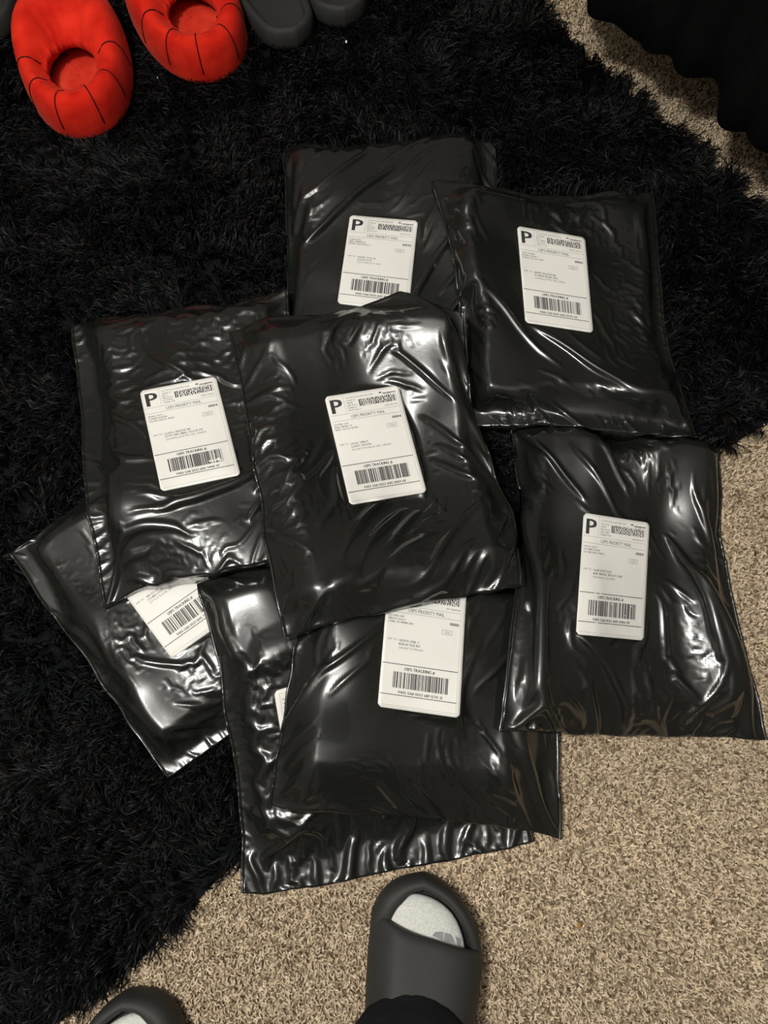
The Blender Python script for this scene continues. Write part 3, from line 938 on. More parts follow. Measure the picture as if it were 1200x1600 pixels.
# ------------------------------------------------------------------ shag rug
def build_rug():
    root = empty('shag_rug', (0, 0.5, 0))
    tag(root, 'black shaggy long-pile rug lying on the beige carpet', 'rug')
    off = np.array([0, 0.5, 0])
    poly = np.array(rug_w)
    n = len(poly)
    V = [(x, y - 0.5, 0.005) for x, y in poly] + [(x, y - 0.5, 0.0005) for x, y in poly]
    Fc = [list(range(n))[::-1] if False else list(range(n))] + [[k, k + n, (k + 1) % n + n, (k + 1) % n] for k in range(n)]
    me = mesh_obj('backing', V, Fc, M_RUGBASE, root, smooth=False, local=True)
    # pile: tapered, clumped strands
    rng = np.random.default_rng(99)
    x0, x1 = poly[:, 0].min(), poly[:, 0].max(); y0, y1 = poly[:, 1].min(), poly[:, 1].max()
    ncl = 42000
    c = np.stack([rng.uniform(x0, x1, ncl), rng.uniform(y0, y1, ncl)], -1)
    c = c[in_poly(c, rug_w)]
    # none far below the mailers where nothing shows
    fi, fj = hm_idx(c[:, 0], c[:, 1])
    deep = box_blur(FOOT.astype(float), 8, 2)
    inside = (c[:, 0] > HX0) & (c[:, 0] < HX0 + HS * HNX) & (c[:, 1] > HY0) & (c[:, 1] < HY0 + HS * HNY)
    dz = np.where(inside, deep[fi.astype(int), fj.astype(int)], 0)
    c = c[dz < 0.97]
    ncl = len(c)
    ang = 2.6 * field(c, 0.16, 1) + 2.2 * field(c, 0.05, 2) + rng.normal(0, 0.55, ncl) - 1.3
    lean = 0.55 + 0.30 * field(c, 0.09, 3) + rng.normal(0, 0.14, ncl)
    hue = rng.uniform(0, 1, ncl)
    br = 0.85 * np.clip(1.0 + 0.55 * field(c, 0.10, 4) + rng.normal(0, 0.3, ncl), 0.25, 2.2)
    K = 7
    N = ncl * K
    rep = np.repeat(np.arange(ncl), K)
    root_xy = c[rep] + rng.normal(0, 0.0050, (N, 2))
    a = ang[rep] + rng.normal(0, 0.20, N)
    ln = 0.036 * rng.uniform(0.65, 1.15, N)
    le = np.clip(lean[rep] + rng.normal(0, 0.10, N), 0.1, 0.95)
    d = np.stack([np.cos(a), np.sin(a)], -1)
    side = np.stack([-np.sin(a), np.cos(a)], -1)
    curl = rng.normal(0, 0.25, N)
    ts = (0.0, 0.4, 0.75, 1.0)
    hz = (0.0, 0.62, 0.86, 0.80)
    wd = (1.0, 0.95, 0.7, 0.0)
    w = 0.0011 * rng.uniform(0.7, 1.4, N)
    tw = rng.uniform(-0.9, 0.9, N)
    pts = []
    conv = c[rep] - root_xy
    for t, h in zip(ts, hz):
        xy = root_xy + d * (ln * le * t ** 1.3)[:, None] + side * (ln * curl * t * t)[:, None] + conv * (0.95 * t)
        z = 0.004 + ln * np.sqrt(np.clip(1 - le ** 2 * 0.75, 0.05, 1)) * h
        fi, fj = hm_idx(xy[:, 0], xy[:, 1])
        ins = (xy[:, 0] > HX0) & (xy[:, 0] < HX0 + HS * (HNX - 1)) & (xy[:, 1] > HY0) & (xy[:, 1] < HY0 + HS * (HNY - 1))
        f = FOOT[np.round(fi).astype(int), np.round(fj).astype(int)] & ins
        z = np.where(f, np.minimum(z, 0.0105), z)
        pts.append(np.concatenate([xy, z[:, None]], 1))
    hori = np.concatenate([side * np.cos(tw)[:, None], np.sin(tw)[:, None]], 1)
    V = []
    for k in range(3):
        V.append(pts[k] - hori * (w * wd[k])[:, None]); V.append(pts[k] + hori * (w * wd[k])[:, None])
    V.append(pts[3])
    V = np.stack(V, 1)                               # N,7,3
    V = V - off
    idx = np.arange(N)[:, None] * 7
    quads = np.concatenate([idx + np.array([0, 1, 3, 2]), idx + np.array([2, 3, 5, 4])], 1).reshape(-1, 4)
    tris = idx + np.array([4, 5, 6])
    loops = np.concatenate([quads.ravel(), tris.ravel()])
    sizes = np.concatenate([np.full(len(quads), 4), np.full(len(tris), 3)])
    base_c = np.array([[0.0050, 0.0050, 0.0054], [0.0034, 0.0052, 0.0058], [0.0060, 0.0052, 0.0044], [0.0056, 0.0050, 0.0058]])
    hc = base_c[(hue * 4).astype(int) % 4] * br[:, None]
    colr = np.concatenate([hc[rep] * rng.uniform(0.7, 1.4, (N, 1)), np.ones((N, 1))], 1)
    colr = np.repeat(colr, 7, axis=0)
    p = fast_mesh('pile', V.reshape(-1, 3), loops, sizes, M_PILE, root, colors=colr)
    tag(p, kind='stuff')


build_rug()


# ------------------------------------------------------------------ carpet pile (short twisted yarn ends)
def build_carpet_pile():
    rng = np.random.default_rng(5)
    polyA = [P(-250, 1980)[:2], P(-250, 1640)[:2]] + [np.array(p) for p in rug_w[23:6:-1]] + [P(1330, 430)[:2], P(1650, 430)[:2], P(1650, 1980)[:2]]
    polyB = [P(760, -90)[:2]] + [np.array(p) for p in rug_w[0:7]] + [P(1420, 420)[:2], P(1420, 160)[:2], P(1120, -80)[:2]]
    out = []
    for poly, dens in ((polyA, 135000), (polyB, 110000)):
        A = np.array(poly)
        mn, mx = A.min(0), A.max(0)
        n = int((mx - mn).prod() * dens)
        c = np.stack([rng.uniform(mn[0], mx[0], n), rng.uniform(mn[1], mx[1], n)], -1)
        out.append(c[in_poly(c, poly)])
    c = np.concatenate(out)
    pxc = to_px(np.concatenate([c, np.zeros((len(c), 1))], 1))
    edge_ = (pxc[:, 0] < -60) | (pxc[:, 0] > 1270) | (pxc[:, 1] > 1680)
    c = c[~edge_ | (rng.uniform(0, 1, len(c)) < 0.5)]
    # not where mailers cover it deeply
    fi, fj = hm_idx(c[:, 0], c[:, 1])
    deep = box_blur(FOOT.astype(float), 6, 2)
    ins = (c[:, 0] > HX0) & (c[:, 0] < HX0 + HS * (HNX - 1)) & (c[:, 1] > HY0) & (c[:, 1] < HY0 + HS * (HNY - 1))
    dz = np.where(ins, deep[fi.astype(int), fj.astype(int)], 0)
    c = c[dz < 0.95]
    N = len(c)
    a = rng.uniform(0, 2 * math.pi, N)
    d = np.stack([np.cos(a), np.sin(a)], -1); side = np.stack([-np.sin(a), np.cos(a)], -1)
    ln = rng.uniform(0.003, 0.0062, N); w = rng.uniform(0.0006, 0.0011, N)
    h = rng.uniform(0.0040, 0.0075, N)
    pxc = to_px(np.concatenate([c, np.zeros((N, 1))], 1))
    w = np.where((pxc[:, 0] < -60) | (pxc[:, 0] > 1270) | (pxc[:, 1] > 1680), w * 1.5, w)
    fi, fj = hm_idx(c[:, 0], c[:, 1])
    fz = max3(FOOT.astype(float), 2)
    h = np.where(ins[dz < 0.95] & (fz[fi.astype(int), fj.astype(int)] > 0), h * 0.45, h)
    V = []
    for t, hz, ww in ((0, 0.0, 1.0), (0.45, 0.85, 1.1), (1.0, 0.75, 0.5)):
        xy = c + d * (ln * t)[:, None]
        z = h * hz
        for s in (-1, 1):
            V.append(np.concatenate([xy + side * (w * ww * s)[:, None], z[:, None]], 1))
        V.append(np.concatenate([xy, (z + w * 1.1)[:, None]], 1))
    V = np.stack(V, 1)                               # N,9,3 : L,R,crest per ring
    idx = np.arange(N)[:, None] * 9
    q = [[0, 2, 5, 3], [2, 1, 4, 5], [3, 5, 8, 6], [5, 4, 7, 8]]
    quads = np.concatenate([idx + np.array(k) for k in q], 1).reshape(-1, 4)
    base = np.array([[0.66, 0.53, 0.375], [0.55, 0.435, 0.295], [0.41, 0.31, 0.20], [0.17, 0.118, 0.068], [0.76, 0.63, 0.47]])
    pick = rng.choice(5, N, p=[0.32, 0.28, 0.20, 0.12, 0.08])
    cl = base[pick] * np.clip(1 + 0.10 * field(c, 0.08, 8) + rng.normal(0, 0.06, N), 0.6, 1.5)[:, None]
    cl = np.repeat(np.concatenate([cl, np.ones((N, 1))], 1), 9, axis=0)
    o = fast_mesh('carpet_pile', V.reshape(-1, 3), quads.ravel(), np.full(len(quads), 4), M_TUFT, None, colors=cl)
    tag(o, 'beige and brown twisted carpet pile covering the floor', 'carpet', kind='stuff')


build_carpet_pile()


# ------------------------------------------------------------------ slide sandals
def foot_half_widths(t, kind):
    """t 0 heel .. 1 toe -> (medial, lateral) half widths in metres"""
    tt = np.array([0.0, 0.03, 0.10, 0.25, 0.42, 0.58, 0.72, 0.84, 0.93, 0.98, 1.0])
    med = np.array([0.0, 0.026, 0.041, 0.047, 0.050, 0.055, 0.058, 0.056, 0.042, 0.022, 0.0])
    lat = np.array([0.0, 0.026, 0.041, 0.049, 0.056, 0.061, 0.063, 0.057, 0.041, 0.020, 0.0])
    sh = 0.008 * smoothstep(0.72, 1.0, np.asarray(t, float))     # toe tip towards the big toe
    return np.interp(t, tt, med) + sh, np.interp(t, tt, lat) - sh


def smooth_outline(scale, L, n=96, grow=0.0):
    """closed outline, counter-clockwise from heel along lateral(+x) side; y from heel"""
    ts = (1 - np.cos(np.linspace(0, math.pi, n // 2 + 1))) / 2
    m, l = foot_half_widths(ts, 0)
    ts2 = ts
    right = np.stack([l * scale, ts2 * L], -1)
    left = np.stack([-m * scale, ts2 * L], -1)[::-1]
    pts = np.concatenate([right, left[1:-1]])
    for _ in range(3):
        pts = 0.5 * pts + 0.25 * (np.roll(pts, 1, 0) + np.roll(pts, -1, 0))
    if grow:
        tg = np.roll(pts, -1, 0) - np.roll(pts, 1, 0)
        nr = np.stack([tg[:, 1], -tg[:, 0]], -1); nr /= np.linalg.norm(nr, axis=1)[:, None] + 1e-9
        pts = pts + nr * grow
    return pts


def build_slide(name, label, loc, rz, mirror, mat, L=0.300, scale=1.06, group=None, sole_h=0.036):
    root = empty(name, loc, rz)
    tag(root, label, 'sandal', group)
    sx = -1.0 if mirror else 1.0
    O = smooth_outline(scale, L)
    n = len(O)
    tg = np.roll(O, -1, 0) - np.roll(O, 1, 0)
    nr = np.stack([tg[:, 1], -tg[:, 0]], -1); nr /= np.linalg.norm(nr, axis=1)[:, None] + 1e-9
    t = O[:, 1] / L
    lip = sole_h + 0.016 * smoothstep(0.66, 0.92, t) + 0.004 * smoothstep(0.25, 0.0, t)
    bed = np.full(n, sole_h - 0.010)
    rings = []

    def ring(inset, z):
        P2 = O - nr * (np.asarray(inset) * np.where(np.asarray(inset) > 0.002, 1 + np.where(O[:, 0] < 0, 0.55, -0.05) * smoothstep(0.6, 0.85, t) * smoothstep(1.0, 0.94, t), 1)).reshape(-1, 1)
        rings.append(np.concatenate([P2 * [sx, 1], np.broadcast_to(np.asarray(z, float), (n,))[:, None]], 1))
    ring(np.full(n, 0.010), 0.0)
    ring(np.full(n, 0.004), 0.001)
    ring(np.full(n, 0.0005), 0.006)
    ring(np.full(n, -0.001), 0.014)
    ring(np.full(n, 0.0), lip * 0.62)
    ring(np.full(n, 0.0015), lip * 0.86)
    ring(np.full(n, 0.0045), lip * 0.97)
    ring(np.full(n, 0.0080), lip)
    ring(np.full(n, 0.0115), lip * 0.985)
    ring(np.full(n, 0.0135), lip * 0.93)
    ring(np.full(n, 0.0150), 0.5 * (lip + bed))
    ring(np.full(n, 0.0170), bed + 0.001)
    ring(np.full(n, 0.0210), bed)
    V = np.concatenate(rings)
    F = grid_faces(len(rings), n, closed=True, flip=not mirror).tolist()
    cb = len(V)
    ctr = np.array([[0.002 * sx, L * 0.5, float(sole_h - 0.012)], [0.002 * sx, L * 0.5, 0.0]])
    V = np.concatenate([V, ctr])
    lb = (len(rings) - 1) * n
    for k in range(n):
        a, b = lb + k, lb + (k + 1) % n
        F.append([a, b, cb] if not mirror else [b, a, cb])
        a, b = k, (k + 1) % n
        F.append([b, a, cb + 1] if not mirror else [a, b, cb + 1])
    mesh_obj('sole', V, F, mat, root, local=True)
    # wide moulded strap: arch from side to side; front edge slants back towards the little toe
    nu, nv = 49, 29
    U = np.linspace(-1, 1, nu)
    outer = np.zeros((nv, nu, 3)); inner = np.zeros((nv, nu, 3))
    for i in range(nv):
        f = i / (nv - 1)
        for j, u in enumerate(U):
            front = 0.872 - 0.112 * (u + 1) / 2 - 0.015 * (1 - u * u)     # along the length, medial -> lateral
            rear = 0.40 + 0.02 * u + 0.035 * (1 - u * u)
            # lower ends of the strap flare forwards and back into the sole
            fl = abs(u) ** 6
            front += 0.02 * fl; rear -= 0.06 * fl
            tt = rear + (front - rear) * f
            m, l = foot_half_widths(tt, 0)
            hw = (l if u > 0 else m) * scale + 0.0008
            H = sole_h + 0.026 + 0.046 * np.clip((0.86 - tt) / 0.46, 0, 1)
            cu = math.copysign(abs(math.sin(u * math.pi / 2)) ** 0.80, u)
            zz = 0.012 + (H - 0.012) * (max(0.0, 1 - abs(cu) ** 3.2)) ** (1 / 2.2)
            zz += 0.004 * math.exp(-((u + 0.32) / 0.16) ** 2) * (1 - f * 0.6)   # moulded ridge over the instep
            edge = min(f, 1 - f) * (nv - 1)
            rnd = 0.0 if edge > 1.5 else (0.0035 if edge < 0.5 else 0.0008)
            outer[i, j] = (sx * cu * hw, tt * L, zz - rnd)
            k = 0.0085
            inner[i, j] = (sx * cu * max(hw - k, 0.001), tt * L, max(zz - k, 0.010))
    n_ = nu * nv
    V = np.concatenate([outer.reshape(-1, 3), inner.reshape(-1, 3)])
    rim = np.concatenate([np.arange(nu), np.arange(2, nv + 1) * nu - 1, (nv - 1) * nu + np.arange(nu - 2, -1, -1), np.arange(nv - 2, 0, -1) * nu])
    r2 = np.roll(rim, -1)
    F = np.concatenate([grid_faces(nv, nu, flip=not mirror), grid_faces(nv, nu, n_, flip=mirror),
                        (np.stack([rim, rim + n_, r2 + n_, r2], -1) if not mirror else np.stack([rim, r2, r2 + n_, rim + n_], -1))])
    mesh_obj('strap', V, F, mat, root, local=True)
    return root


# worn pair: toe tips in photo pixels
def slide_pose(toe_px, ang_deg, L, z=0.03):
    a = math.radians(ang_deg)                       # rotation about z; 0 = toe straight away from the camera
    tip = P(toe_px[0], toe_px[1], z)
    d = np.array([-math.sin(a), math.cos(a), 0])
    heel = tip - d * L
    return (heel[0], heel[1], 0.005), a


FOOT_L = 0.300
locR, angR = slide_pose((676, 1369), -8, FOOT_L, 0.040)
locL, angL = slide_pose((182, 1556), 14, FOOT_L, 0.040)
build_slide('slide_sandal', 'dark grey slide sandal worn over a pale sock, whole toe opening showing', locR, angR, False, M_FOAM, FOOT_L, 1.10, 'worn grey slides')
build_slide('slide_sandal', 'dark grey worn slide sandal cut off by the photo edge near the rug', locL, angL, True, M_FOAM, FOOT_L, 1.10, 'worn grey slides')


# ------------------------------------------------------------------ person: socks and trousers
def loft(rings, close=True):
    n = len(rings[0])
    V = np.concatenate(rings)
    F = grid_faces(len(rings), n, closed=True, flip=True).tolist()
    if close:
        V = np.concatenate([V, [np.mean(rings[0], 0)], [np.mean(rings[-1], 0)]])
        a, b = len(V) - 2, len(V) - 1
        for k in range(n):
            F.append([(k + 1) % n, k, a]); q = (len(rings) - 1) * n
            F.append([q + k, q + (k + 1) % n, b])
    return V, F


def sock_rings(mirror, L):
    sx = -1.0 if mirror else 1.0
    rings = []
    K = 28
    th = np.linspace(0, 2 * math.pi, K, endpoint=False)
    # foot along y from toe to heel, then up the ankle
    prof = [(0.930, 0.004, 0.036, 0.004), (0.924, 0.016, 0.036, 0.007), (0.908, 0.027, 0.037, 0.010), (0.882, 0.036, 0.038, 0.012),
            (0.84, 0.041, 0.039, 0.013), (0.77, 0.044, 0.041, 0.015), (0.68, 0.045, 0.045, 0.019), (0.58, 0.042, 0.050, 0.024),
            (0.48, 0.038, 0.056, 0.030)]
    for t, hw, zc, hz in prof:
        m, l = foot_half_widths(min(t, 0.9), 0)
        cx = (l - m) * 0.35 * sx
        if t > 0.8: cx -= 0.010 * sx * (t - 0.8) / 0.13
        rings.append(np.stack([cx + hw * np.cos(th) * 1.05, np.full(K, t * L), zc - 0.001 + hz * np.sin(th)], -1))
    for (y, z, hw, hd, tilt) in ((0.40, 0.075, 0.037, 0.050, 55), (0.31, 0.095, 0.036, 0.052, 30), (0.27, 0.13, 0.036, 0.046, 8),
                                 (0.26, 0.18, 0.038, 0.045, 0), (0.26, 0.24, 0.043, 0.050, 0)):
        ti = math.radians(tilt)
        rings.append(np.stack([hw * np.cos(th), y * L + hd * np.sin(th) * math.cos(ti) * -1 * -1, z + hd * np.sin(th) * math.sin(ti)], -1))
    return rings


def rot_to(V, loc, a):
    V = np.asarray(V)
    c, s = math.cos(a), math.sin(a)
    return np.stack([V[:, 0] * c - V[:, 1] * s + loc[0], V[:, 0] * s + V[:, 1] * c + loc[1], V[:, 2] + loc[2]], -1)


person = empty('person', ((locR[0] + locL[0]) / 2, (locR[1] + locL[1]) / 2 + 0.08, 0.0))
tag(person, 'standing person in black trousers, pale socks and dark grey slides', 'person')
socks = []
for loc, a, mir in ((locR, angR, False), (locL, angL, True)):
    V, F = loft(sock_rings(mir, FOOT_L))
    o = mesh_obj('sock', rot_to(V, loc, a), F, M_SOCK, person)
    md = o.modifiers.new('smooth', 'SUBSURF'); md.levels = 1; md.render_levels = 1
    socks.append(o)


def tube(path, K=32):
    """path: (x,y,z,rx,ry) rings"""
    th = np.linspace(0, 2 * math.pi, K, endpoint=False)
    return [np.stack([x + rx * np.cos(th), y + ry * np.sin(th), np.full(K, z)], -1) for (x, y, z, rx, ry) in path]


def build_trousers():
    V, F = [], []
    hipx = (locR[0] + locL[0]) / 2
    back = min(locR[1], locL[1])
    hipy = (locR[1] + locL[1]) / 2 + 0.02

    def addm(v, f):
        b = len(V); V.extend(np.asarray(v).tolist()); F.extend([[i + b for i in q] for q in f])
    for loc, a, sgn in ((locR, angR, 1), (locL, angL, -1)):
        an = rot_to([[0, 0.30 * FOOT_L, 0]], loc, a)[0]
        hx = hipx + 0.085 * sgn
        lean = lambda q: (an[0] + (hx - an[0]) * q, an[1] + (hipy - an[1]) * q)
        path = []
        for z, rx, ry, fw in ((0.070, 0.075, 0.090, 0.012), (0.085, 0.078, 0.094, 0.014), (0.11, 0.075, 0.088, 0.008), (0.135, 0.078, 0.084, 0.0), (0.17, 0.074, 0.078, 0.0),
                              (0.21, 0.076, 0.077, 0.0), (0.30, 0.078, 0.078, -0.01), (0.42, 0.080, 0.082, 0.0), (0.52, 0.082, 0.088, 0.01), (0.62, 0.088, 0.094, 0.0),
                              (0.74, 0.096, 0.102, 0.0), (0.84, 0.098, 0.108, 0.0)):
            q = (z - 0.06) / 0.80
            x, y = lean(max(0, q))
            path.append((x, y + fw, z, rx, ry))
        addm(*loft(tube(path)))
    addm(*loft(tube([(hipx, hipy, 0.74, 0.13, 0.09), (hipx, hipy, 0.80, 0.178, 0.115), (hipx, hipy, 0.90, 0.182, 0.12), (hipx, hipy, 1.0, 0.165, 0.108), (hipx, hipy, 1.03, 0.16, 0.105)])))
    o = mesh_obj('trousers', V, F, M_TROUSER, person)
    md = o.modifiers.new('weld', 'REMESH'); md.mode = 'VOXEL'; md.voxel_size = 0.007; md.use_smooth_shade = True
    md = o.modifiers.new('soft', 'SMOOTH'); md.factor = 0.5; md.iterations = 4
    tx = bpy.data.textures.new('cloth_folds', 'CLOUDS'); tx.noise_scale = 0.05
    md = o.modifiers.new('folds', 'DISPLACE'); md.texture = tx; md.strength = 0.010; md.mid_level = 0.5; md.texture_coords = 'LOCAL'
    return o


build_trousers()


# grey lettering knitted on the sock toe
def sock_print():
    sock = socks[0]
    dg = bpy.context.evaluated_depsgraph_get()
    ev = sock.evaluated_get(dg)
    ink = Ink()
    off = np.array(person.location)
    specs = [[(675, 1462), (680, 1456), (693, 1456), (692, 1470)], [(695, 1457), (705, 1460), (711, 1474), (693, 1471)],
             [(714, 1475), (711, 1463), (720, 1467), (719, 1479)], [(722, 1479), (721, 1469), (727, 1472), (731, 1483)]]
    V, F = [], []
    for pl in specs:
        pts = []
        m = 6
        q = np.array(pl, float)
        for i in range(m):
            for j in range(m):
                s, t = j / (m - 1), i / (m - 1)
                p = (1 - t) * ((1 - s) * q[0] + s * q[1]) + t * ((1 - s) * q[3] + s * q[2])
                pts.append(p)
        b = len(V); ok = True; hits = []
        for p in pts:
            w = P(p[0], p[1], 0.0)
            o_ = Vector((0, 0, CAM_H)) - Vector(off); d_ = (Vector(w) - Vector((0, 0, CAM_H))).normalized()
            hit, loc, nrm, _ = ev.ray_cast(o_, d_)
            if not hit: ok = False; break
            hits.append(np.array(loc + nrm * 0.0005))
        if not ok: continue
        V += hits
        F += (grid_faces(m, m) + b).tolist()
    if V:
        o = mesh_obj('knit_lettering', V, F, M_SOCKG, sock, local=True)


sock_print()

# ------------------------------------------------------------------ charcoal slides left on the rug
RUG_TOP = 0.020


def spare_slide(label, heel_px, ang_deg, mirror):
    a = math.radians(ang_deg)
    h = P(heel_px[0], heel_px[1], RUG_TOP + 0.01)
    return build_slide('slide_sandal', label, (h[0], h[1], RUG_TOP), a, mirror, M_FOAM2, 0.285, 1.10, 'charcoal slides at the far edge of the rug')


spare_slide('charcoal slide sandal right beside the red slippers, its heel showing', (466, 72), 28, False)
spare_slide('charcoal slide sandal farther from the red slippers, only its heel tip showing', (540, 40), 14, False)
spare_slide('charcoal slide sandal left of the red slippers, a dark edge in the photo corner', (-22, 66), 4, True)


# ------------------------------------------------------------------ red plush slippers
def build_slipper(label, loc, rz, mirror):
    root = empty('plush_slipper', loc, rz)
    tag(root, label, 'slipper', 'red plush slippers on the rug')
    sx = -1.0 if mirror else 1.0
    K = 120
    th = np.linspace(0, 2 * math.pi, K, endpoint=False)
    L, Wd = 0.285, 0.172
    # outline around the opening centre; y to the toe
    oc = np.array([0.0, 0.094])                      # opening centre measured from the heel
    cx, cy = 0.0, L / 2
    Oo = np.stack([cx + 0.5 * Wd * np.sign(np.cos(th)) * np.abs(np.cos(th)) ** 0.92, cy + 0.5 * L * np.sign(np.sin(th)) * np.abs(np.sin(th)) ** np.where(np.sin(th) > 0, 1.0, 0.9)], -1)
    # toe a bit broader on the outside
    Oo[:, 0] *= 1 - 0.10 * smoothstep(0.6, 1.0, Oo[:, 1] / L)
    # opening
    e = Oo - oc
    phi = np.arctan2(e[:, 1], e[:, 0])
    I = oc + np.stack([0.039 * np.cos(phi), 0.045 * np.sin(phi)], -1)
    toe = smoothstep(-0.1, 0.9, np.sin(phi))
    hmax = 0.072 + 0.024 * toe
    hin = 0.062 + 0.008 * toe
    rows = []
    prof = [(0.10, 0.000), (0.02, 0.03), (-0.01, 0.16), (-0.015, 0.34), (0.0, 0.54), (0.05, 0.73), (0.12, 0.86), (0.22, 0.955), (0.34, 1.0),
            (0.48, 1.01), (0.62, 0.985), (0.76, 0.93), (0.87, 0.86), (0.95, 0.775)]
    rp = np.random.default_rng(17 + int(mirror))
    puck = sum(rp.uniform(0.3, 1.0) * np.sin(k * phi + rp.uniform(0, 6.28)) for k in (14, 19, 25, 31)) / 2.2
    soft = sum(rp.uniform(0.3, 1.0) * np.sin(k * phi + rp.uniform(0, 6.28)) for k in (4, 7, 9)) / 2.0
    for s, zf in prof:
        # the dome over the toe stays high until close to the opening
        P2 = Oo + (I - Oo) * s
        z = hmax * zf
        z = z * (1 - smoothstep(0.55, 1.0, s)) + np.maximum(hin * (0.6 + 0.4 * zf), z * 0.9) * smoothstep(0.55, 1.0, s)
        amp = smoothstep(0.25, 0.9, s)
        z = z + 0.0030 * puck * amp * (1 - 0.5 * toe) + 0.0016 * soft * smoothstep(0.05, 0.3, s)
        rows.append(np.concatenate([P2 * [sx, 1], z[:, None]], 1))
    r_in = [(1.0, 0.90), (1.02, 0.82), (1.00, 0.70), (0.92, 0.55), (0.82, 0.40), (0.74, 0.30)]
    for s, zf in r_in:
        P2 = Oo + (I - Oo) * s
        rad = 0.0024 * puck * (1.0 if s > 0.95 else 0.4)
        dirv = (I - oc) / np.linalg.norm(I - oc, axis=1)[:, None]
        P2 = P2 + dirv * rad[:, None]
        rows.append(np.concatenate([P2 * [sx, 1], (hin * zf)[:, None]], 1))
    V = np.concatenate(rows)
    F = grid_faces(len(rows), K, closed=True, flip=not mirror).tolist()
    cb = len(V)
    V = np.concatenate([V, [[0, cy, 0.0]]])
    for k in range(K):
        F.append([(k + 1) % K, k, cb] if not mirror else [k, (k + 1) % K, cb])
    up = mesh_obj('upper', V, F, M_RED, root, local=True)
    up.modifiers.new('smooth', 'SUBSURF').render_levels = 1
    # padded insole
    rows = []
    for s, z in ((0.60, 0.006), (0.62, 0.010), (0.70, 0.013), (0.85, 0.0145), (1.0, 0.015), (1.25, 0.0155)):
        P2 = Oo + (I - Oo) * s if s <= 1 else oc + (I - oc) * 0.5
        rows.append(np.concatenate([P2 * [sx, 1], np.full((K, 1), z)], 1))
    V = np.concatenate(rows)
    F = grid_faces(len(rows), K, closed=True, flip=not mirror).tolist()
    cb = len(V); V = np.concatenate([V, [[oc[0], oc[1], 0.0155]]])
    lb = (len(rows) - 1) * K
    for k in range(K):
        F.append([lb + k, lb + (k + 1) % K, cb] if not mirror else [lb + (k + 1) % K, lb + k, cb])
    mesh_obj('insole', V, F, M_REDIN, root, local=True)
    # plain stitched seams: sunk dark threads running from the collar down the padded side
    for deg in (-150, -110, -72, -32, 8, 172):
        k = int(np.argmin(np.abs(np.angle(np.exp(1j * (phi - math.radians(deg)))))))
        me = up.data
        path = [np.array(me.vertices[r * K + k].co) for r in range(3, len(prof) - 1)]
        path = np.array(path)
        ctr = np.array([0, oc[1], 0.03])
        out = path - ctr; out /= np.linalg.norm(out, axis=1)[:, None]
        path = path + out * 0.0003
        ring = []
        K2 = 6
        for q in range(len(path)):
            tgt = path[min(q + 1, len(path) - 1)] - path[max(q - 1, 0)]
            tgt /= np.linalg.norm(tgt)
            s1 = np.cross(tgt, out[q]); s1 /= np.linalg.norm(s1); s2 = np.cross(s1, tgt)
            a = np.linspace(0, 2 * math.pi, K2, endpoint=False)
            ring.append(path[q] + 0.0010 * (np.cos(a)[:, None] * s1 + np.sin(a)[:, None] * s2))
        Vt, Ft = loft(ring)
        mesh_obj('stitched_seam', Vt, Ft, M_THREAD, root, local=True)
    return root


def slipper_pose(heel_px, ang_deg):
    a = math.radians(ang_deg)
    h = P(heel_px[0], heel_px[1], RUG_TOP + 0.02)
    return (h[0], h[1], RUG_TOP), a


l_, a_ = slipper_pose((136, 205), 13)
build_slipper('red plush slipper nearer the camera, whole foot opening showing', l_, a_, False)
l_, a_ = slipper_pose((347, 112), 29)
build_slipper('red plush slipper behind, turned sideways beside the charcoal slide', l_, a_, True)


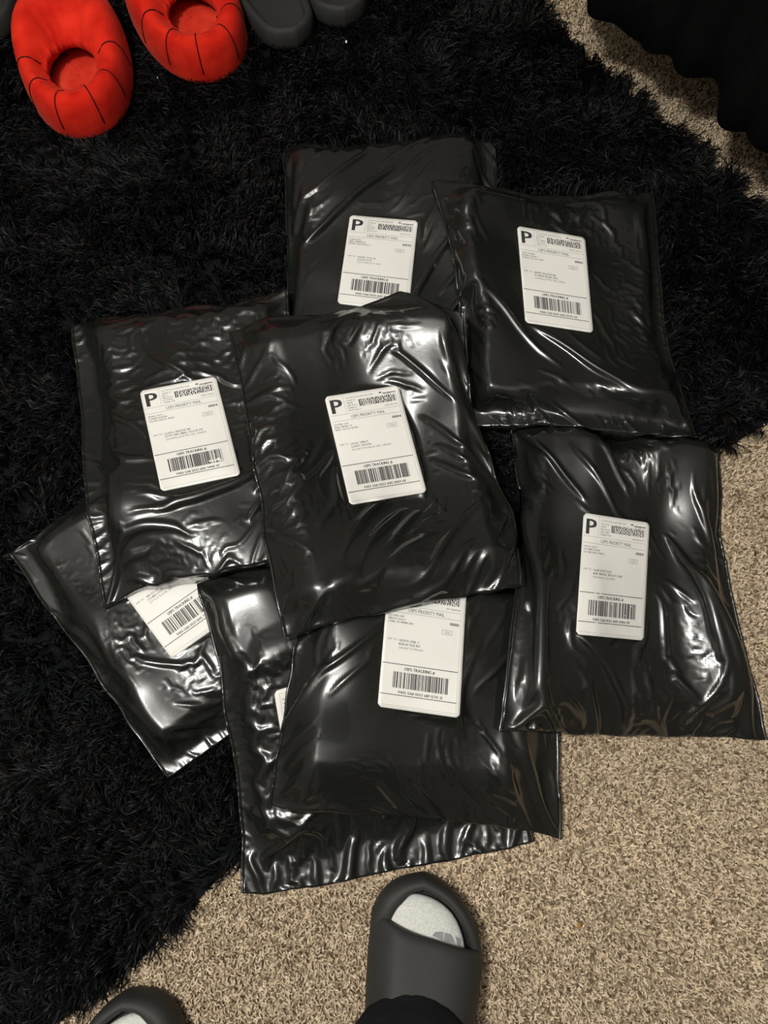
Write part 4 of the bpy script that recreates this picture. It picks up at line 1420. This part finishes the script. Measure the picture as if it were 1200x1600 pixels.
# ------------------------------------------------------------------ bed with a black blanket hanging over its side
def build_bed():
    hem_px = [(885, -50), (932, 6), (984, 50), (1038, 82), (1096, 110), (1130, 154), (1172, 206), (1228, 262), (1320, 346), (1440, 446)]
    hz = 0.15
    hem = np.array([P(x, y, hz)[:2] for x, y in hem_px])
    d = hem[-1] - hem[0]; d /= np.linalg.norm(d)
    nrm = np.array([-d[1], d[0]])
    if nrm.dot(np.array([1, 1])) < 0: nrm = -nrm
    root = empty('bed', (hem[4][0] + nrm[0] * 0.4, hem[4][1] + nrm[1] * 0.4, 0))
    tag(root, 'low bed under a black blanket beyond the rug, in shadow', 'bed')
    n = 160
    E = edge_pts(hem, n)
    for _ in range(6):
        E[1:-1] = 0.5 * E[1:-1] + 0.25 * (E[2:] + E[:-2])
    s = np.linspace(0, 1, n)
    rng = np.random.default_rng(12)
    wav = 0.010 * np.sin(s * 31 + 0.7) + 0.006 * np.sin(s * 57 + 2) + 0.004 * np.sin(s * 83)
    rows = []
    for f, out, z in ((0.0, 0.012, hz), (0.0, 0.0, hz + 0.006), (0.15, 0.004, hz + 0.05), (0.4, 0.010, hz + 0.12), (0.7, 0.018, hz + 0.19), (0.9, 0.035, hz + 0.235),
                      (1.0, 0.070, hz + 0.265), (1, 0.13, hz + 0.285), (1, 0.22, hz + 0.292), (1, 0.40, hz + 0.30), (1, 0.75, hz + 0.30)):
        w = wav * (1 - 0.75 * f)
        bump = 0.010 * np.sin(s * 22 + 4 * f + 9 * out) * (1 if f == 1 else 0.4) + 0.006 * np.sin(s * 47 + 20 * out)
        rows.append(np.concatenate([E + nrm * (out + w)[:, None], (z + bump)[:, None]], 1))
    V = np.concatenate(rows)
    o = mesh_obj('blanket', V, grid_faces(len(rows), n), M_BLANKET, root)
    md = o.modifiers.new('thick', 'SOLIDIFY'); md.thickness = 0.012; md.offset = -1
    # mattress and frame, set in from the hanging blanket
    A, B = hem[0] + nrm * 0.12, hem[-1] + nrm * 0.12

    def slab(name, z0, z1, ins, mat):
        p = [A + nrm * ins + d * ins, B + nrm * ins - d * ins, B + nrm * 0.62 - d * ins, A + nrm * 0.62 + d * ins]
        bm_V = [(*q, z0) for q in p] + [(*q, z1) for q in p]
        ob = mesh_obj(name, bm_V, [(0, 1, 2, 3), (7, 6, 5, 4), (0, 4, 5, 1), (1, 5, 6, 2), (2, 6, 7, 3), (3, 7, 4, 0)], mat, root, smooth=False)
        bv = ob.modifiers.new('bevel', 'BEVEL'); bv.width = 0.02; bv.segments = 3
        return ob
    slab('mattress', 0.22, 0.405, 0.03, M_MATT)
    slab('bed_frame', 0.12, 0.22, 0.05, M_WOOD)
    for q in (A + nrm * 0.12 + d * 0.12, B + nrm * 0.12 - d * 0.12, B + nrm * 0.55 - d * 0.12, A + nrm * 0.55 + d * 0.12):
        V, F = lathe([(0.0, 0.0), (0.022, 0.0), (0.028, 0.06), (0.03, 0.125), (0.0, 0.125)], 16, q[0], q[1])
        mesh_obj('leg', V, F, M_WOOD, root)


build_bed()


# ------------------------------------------------------------------ crumbs and lint
def fleck(name, label, px, z, size, mat, seed, cat):
    rng = np.random.default_rng(seed)
    c = P(px[0], px[1], z)
    V, F = [], []
    n, m = 8, 5
    for i in range(m):
        t = i / (m - 1)
        for j in range(n):
            a = 2 * math.pi * j / n
            r = size * math.sin(math.pi * (0.08 + 0.84 * t)) * rng.uniform(0.6, 1.1)
            V.append((c[0] + r * math.cos(a) * 0.7, c[1] + r * math.sin(a) * 1.2 + size * 0.5 * (t - 0.5), c[2] + size * 0.5 * (t - 0.5)))
    V, F = loft(np.array(V).reshape(m, n, 3))
    return tag(mesh_obj(name, V, F, mat), label, cat)


fleck('lint_fleck', 'white scrap of lint on the rug below the charcoal slides', (541, 65), 0.036, 0.0032, M_LINT, 1, 'lint')
fleck('lint_fleck', 'tiny white lint fleck on the rug beside the turned red slipper', (246, 121), 0.036, 0.0014, M_LINT, 2, 'lint')
fleck('crumb', 'dark brown crumb on the carpet right of the creased mailer', (1180, 865), 0.0085, 0.0028, M_CRUMB, 3, 'crumb')
fleck('crumb', 'small ochre crumb on the carpet right of the worn slide', (905, 1446), 0.0080, 0.0036, M_STAIN, 4, 'crumb')
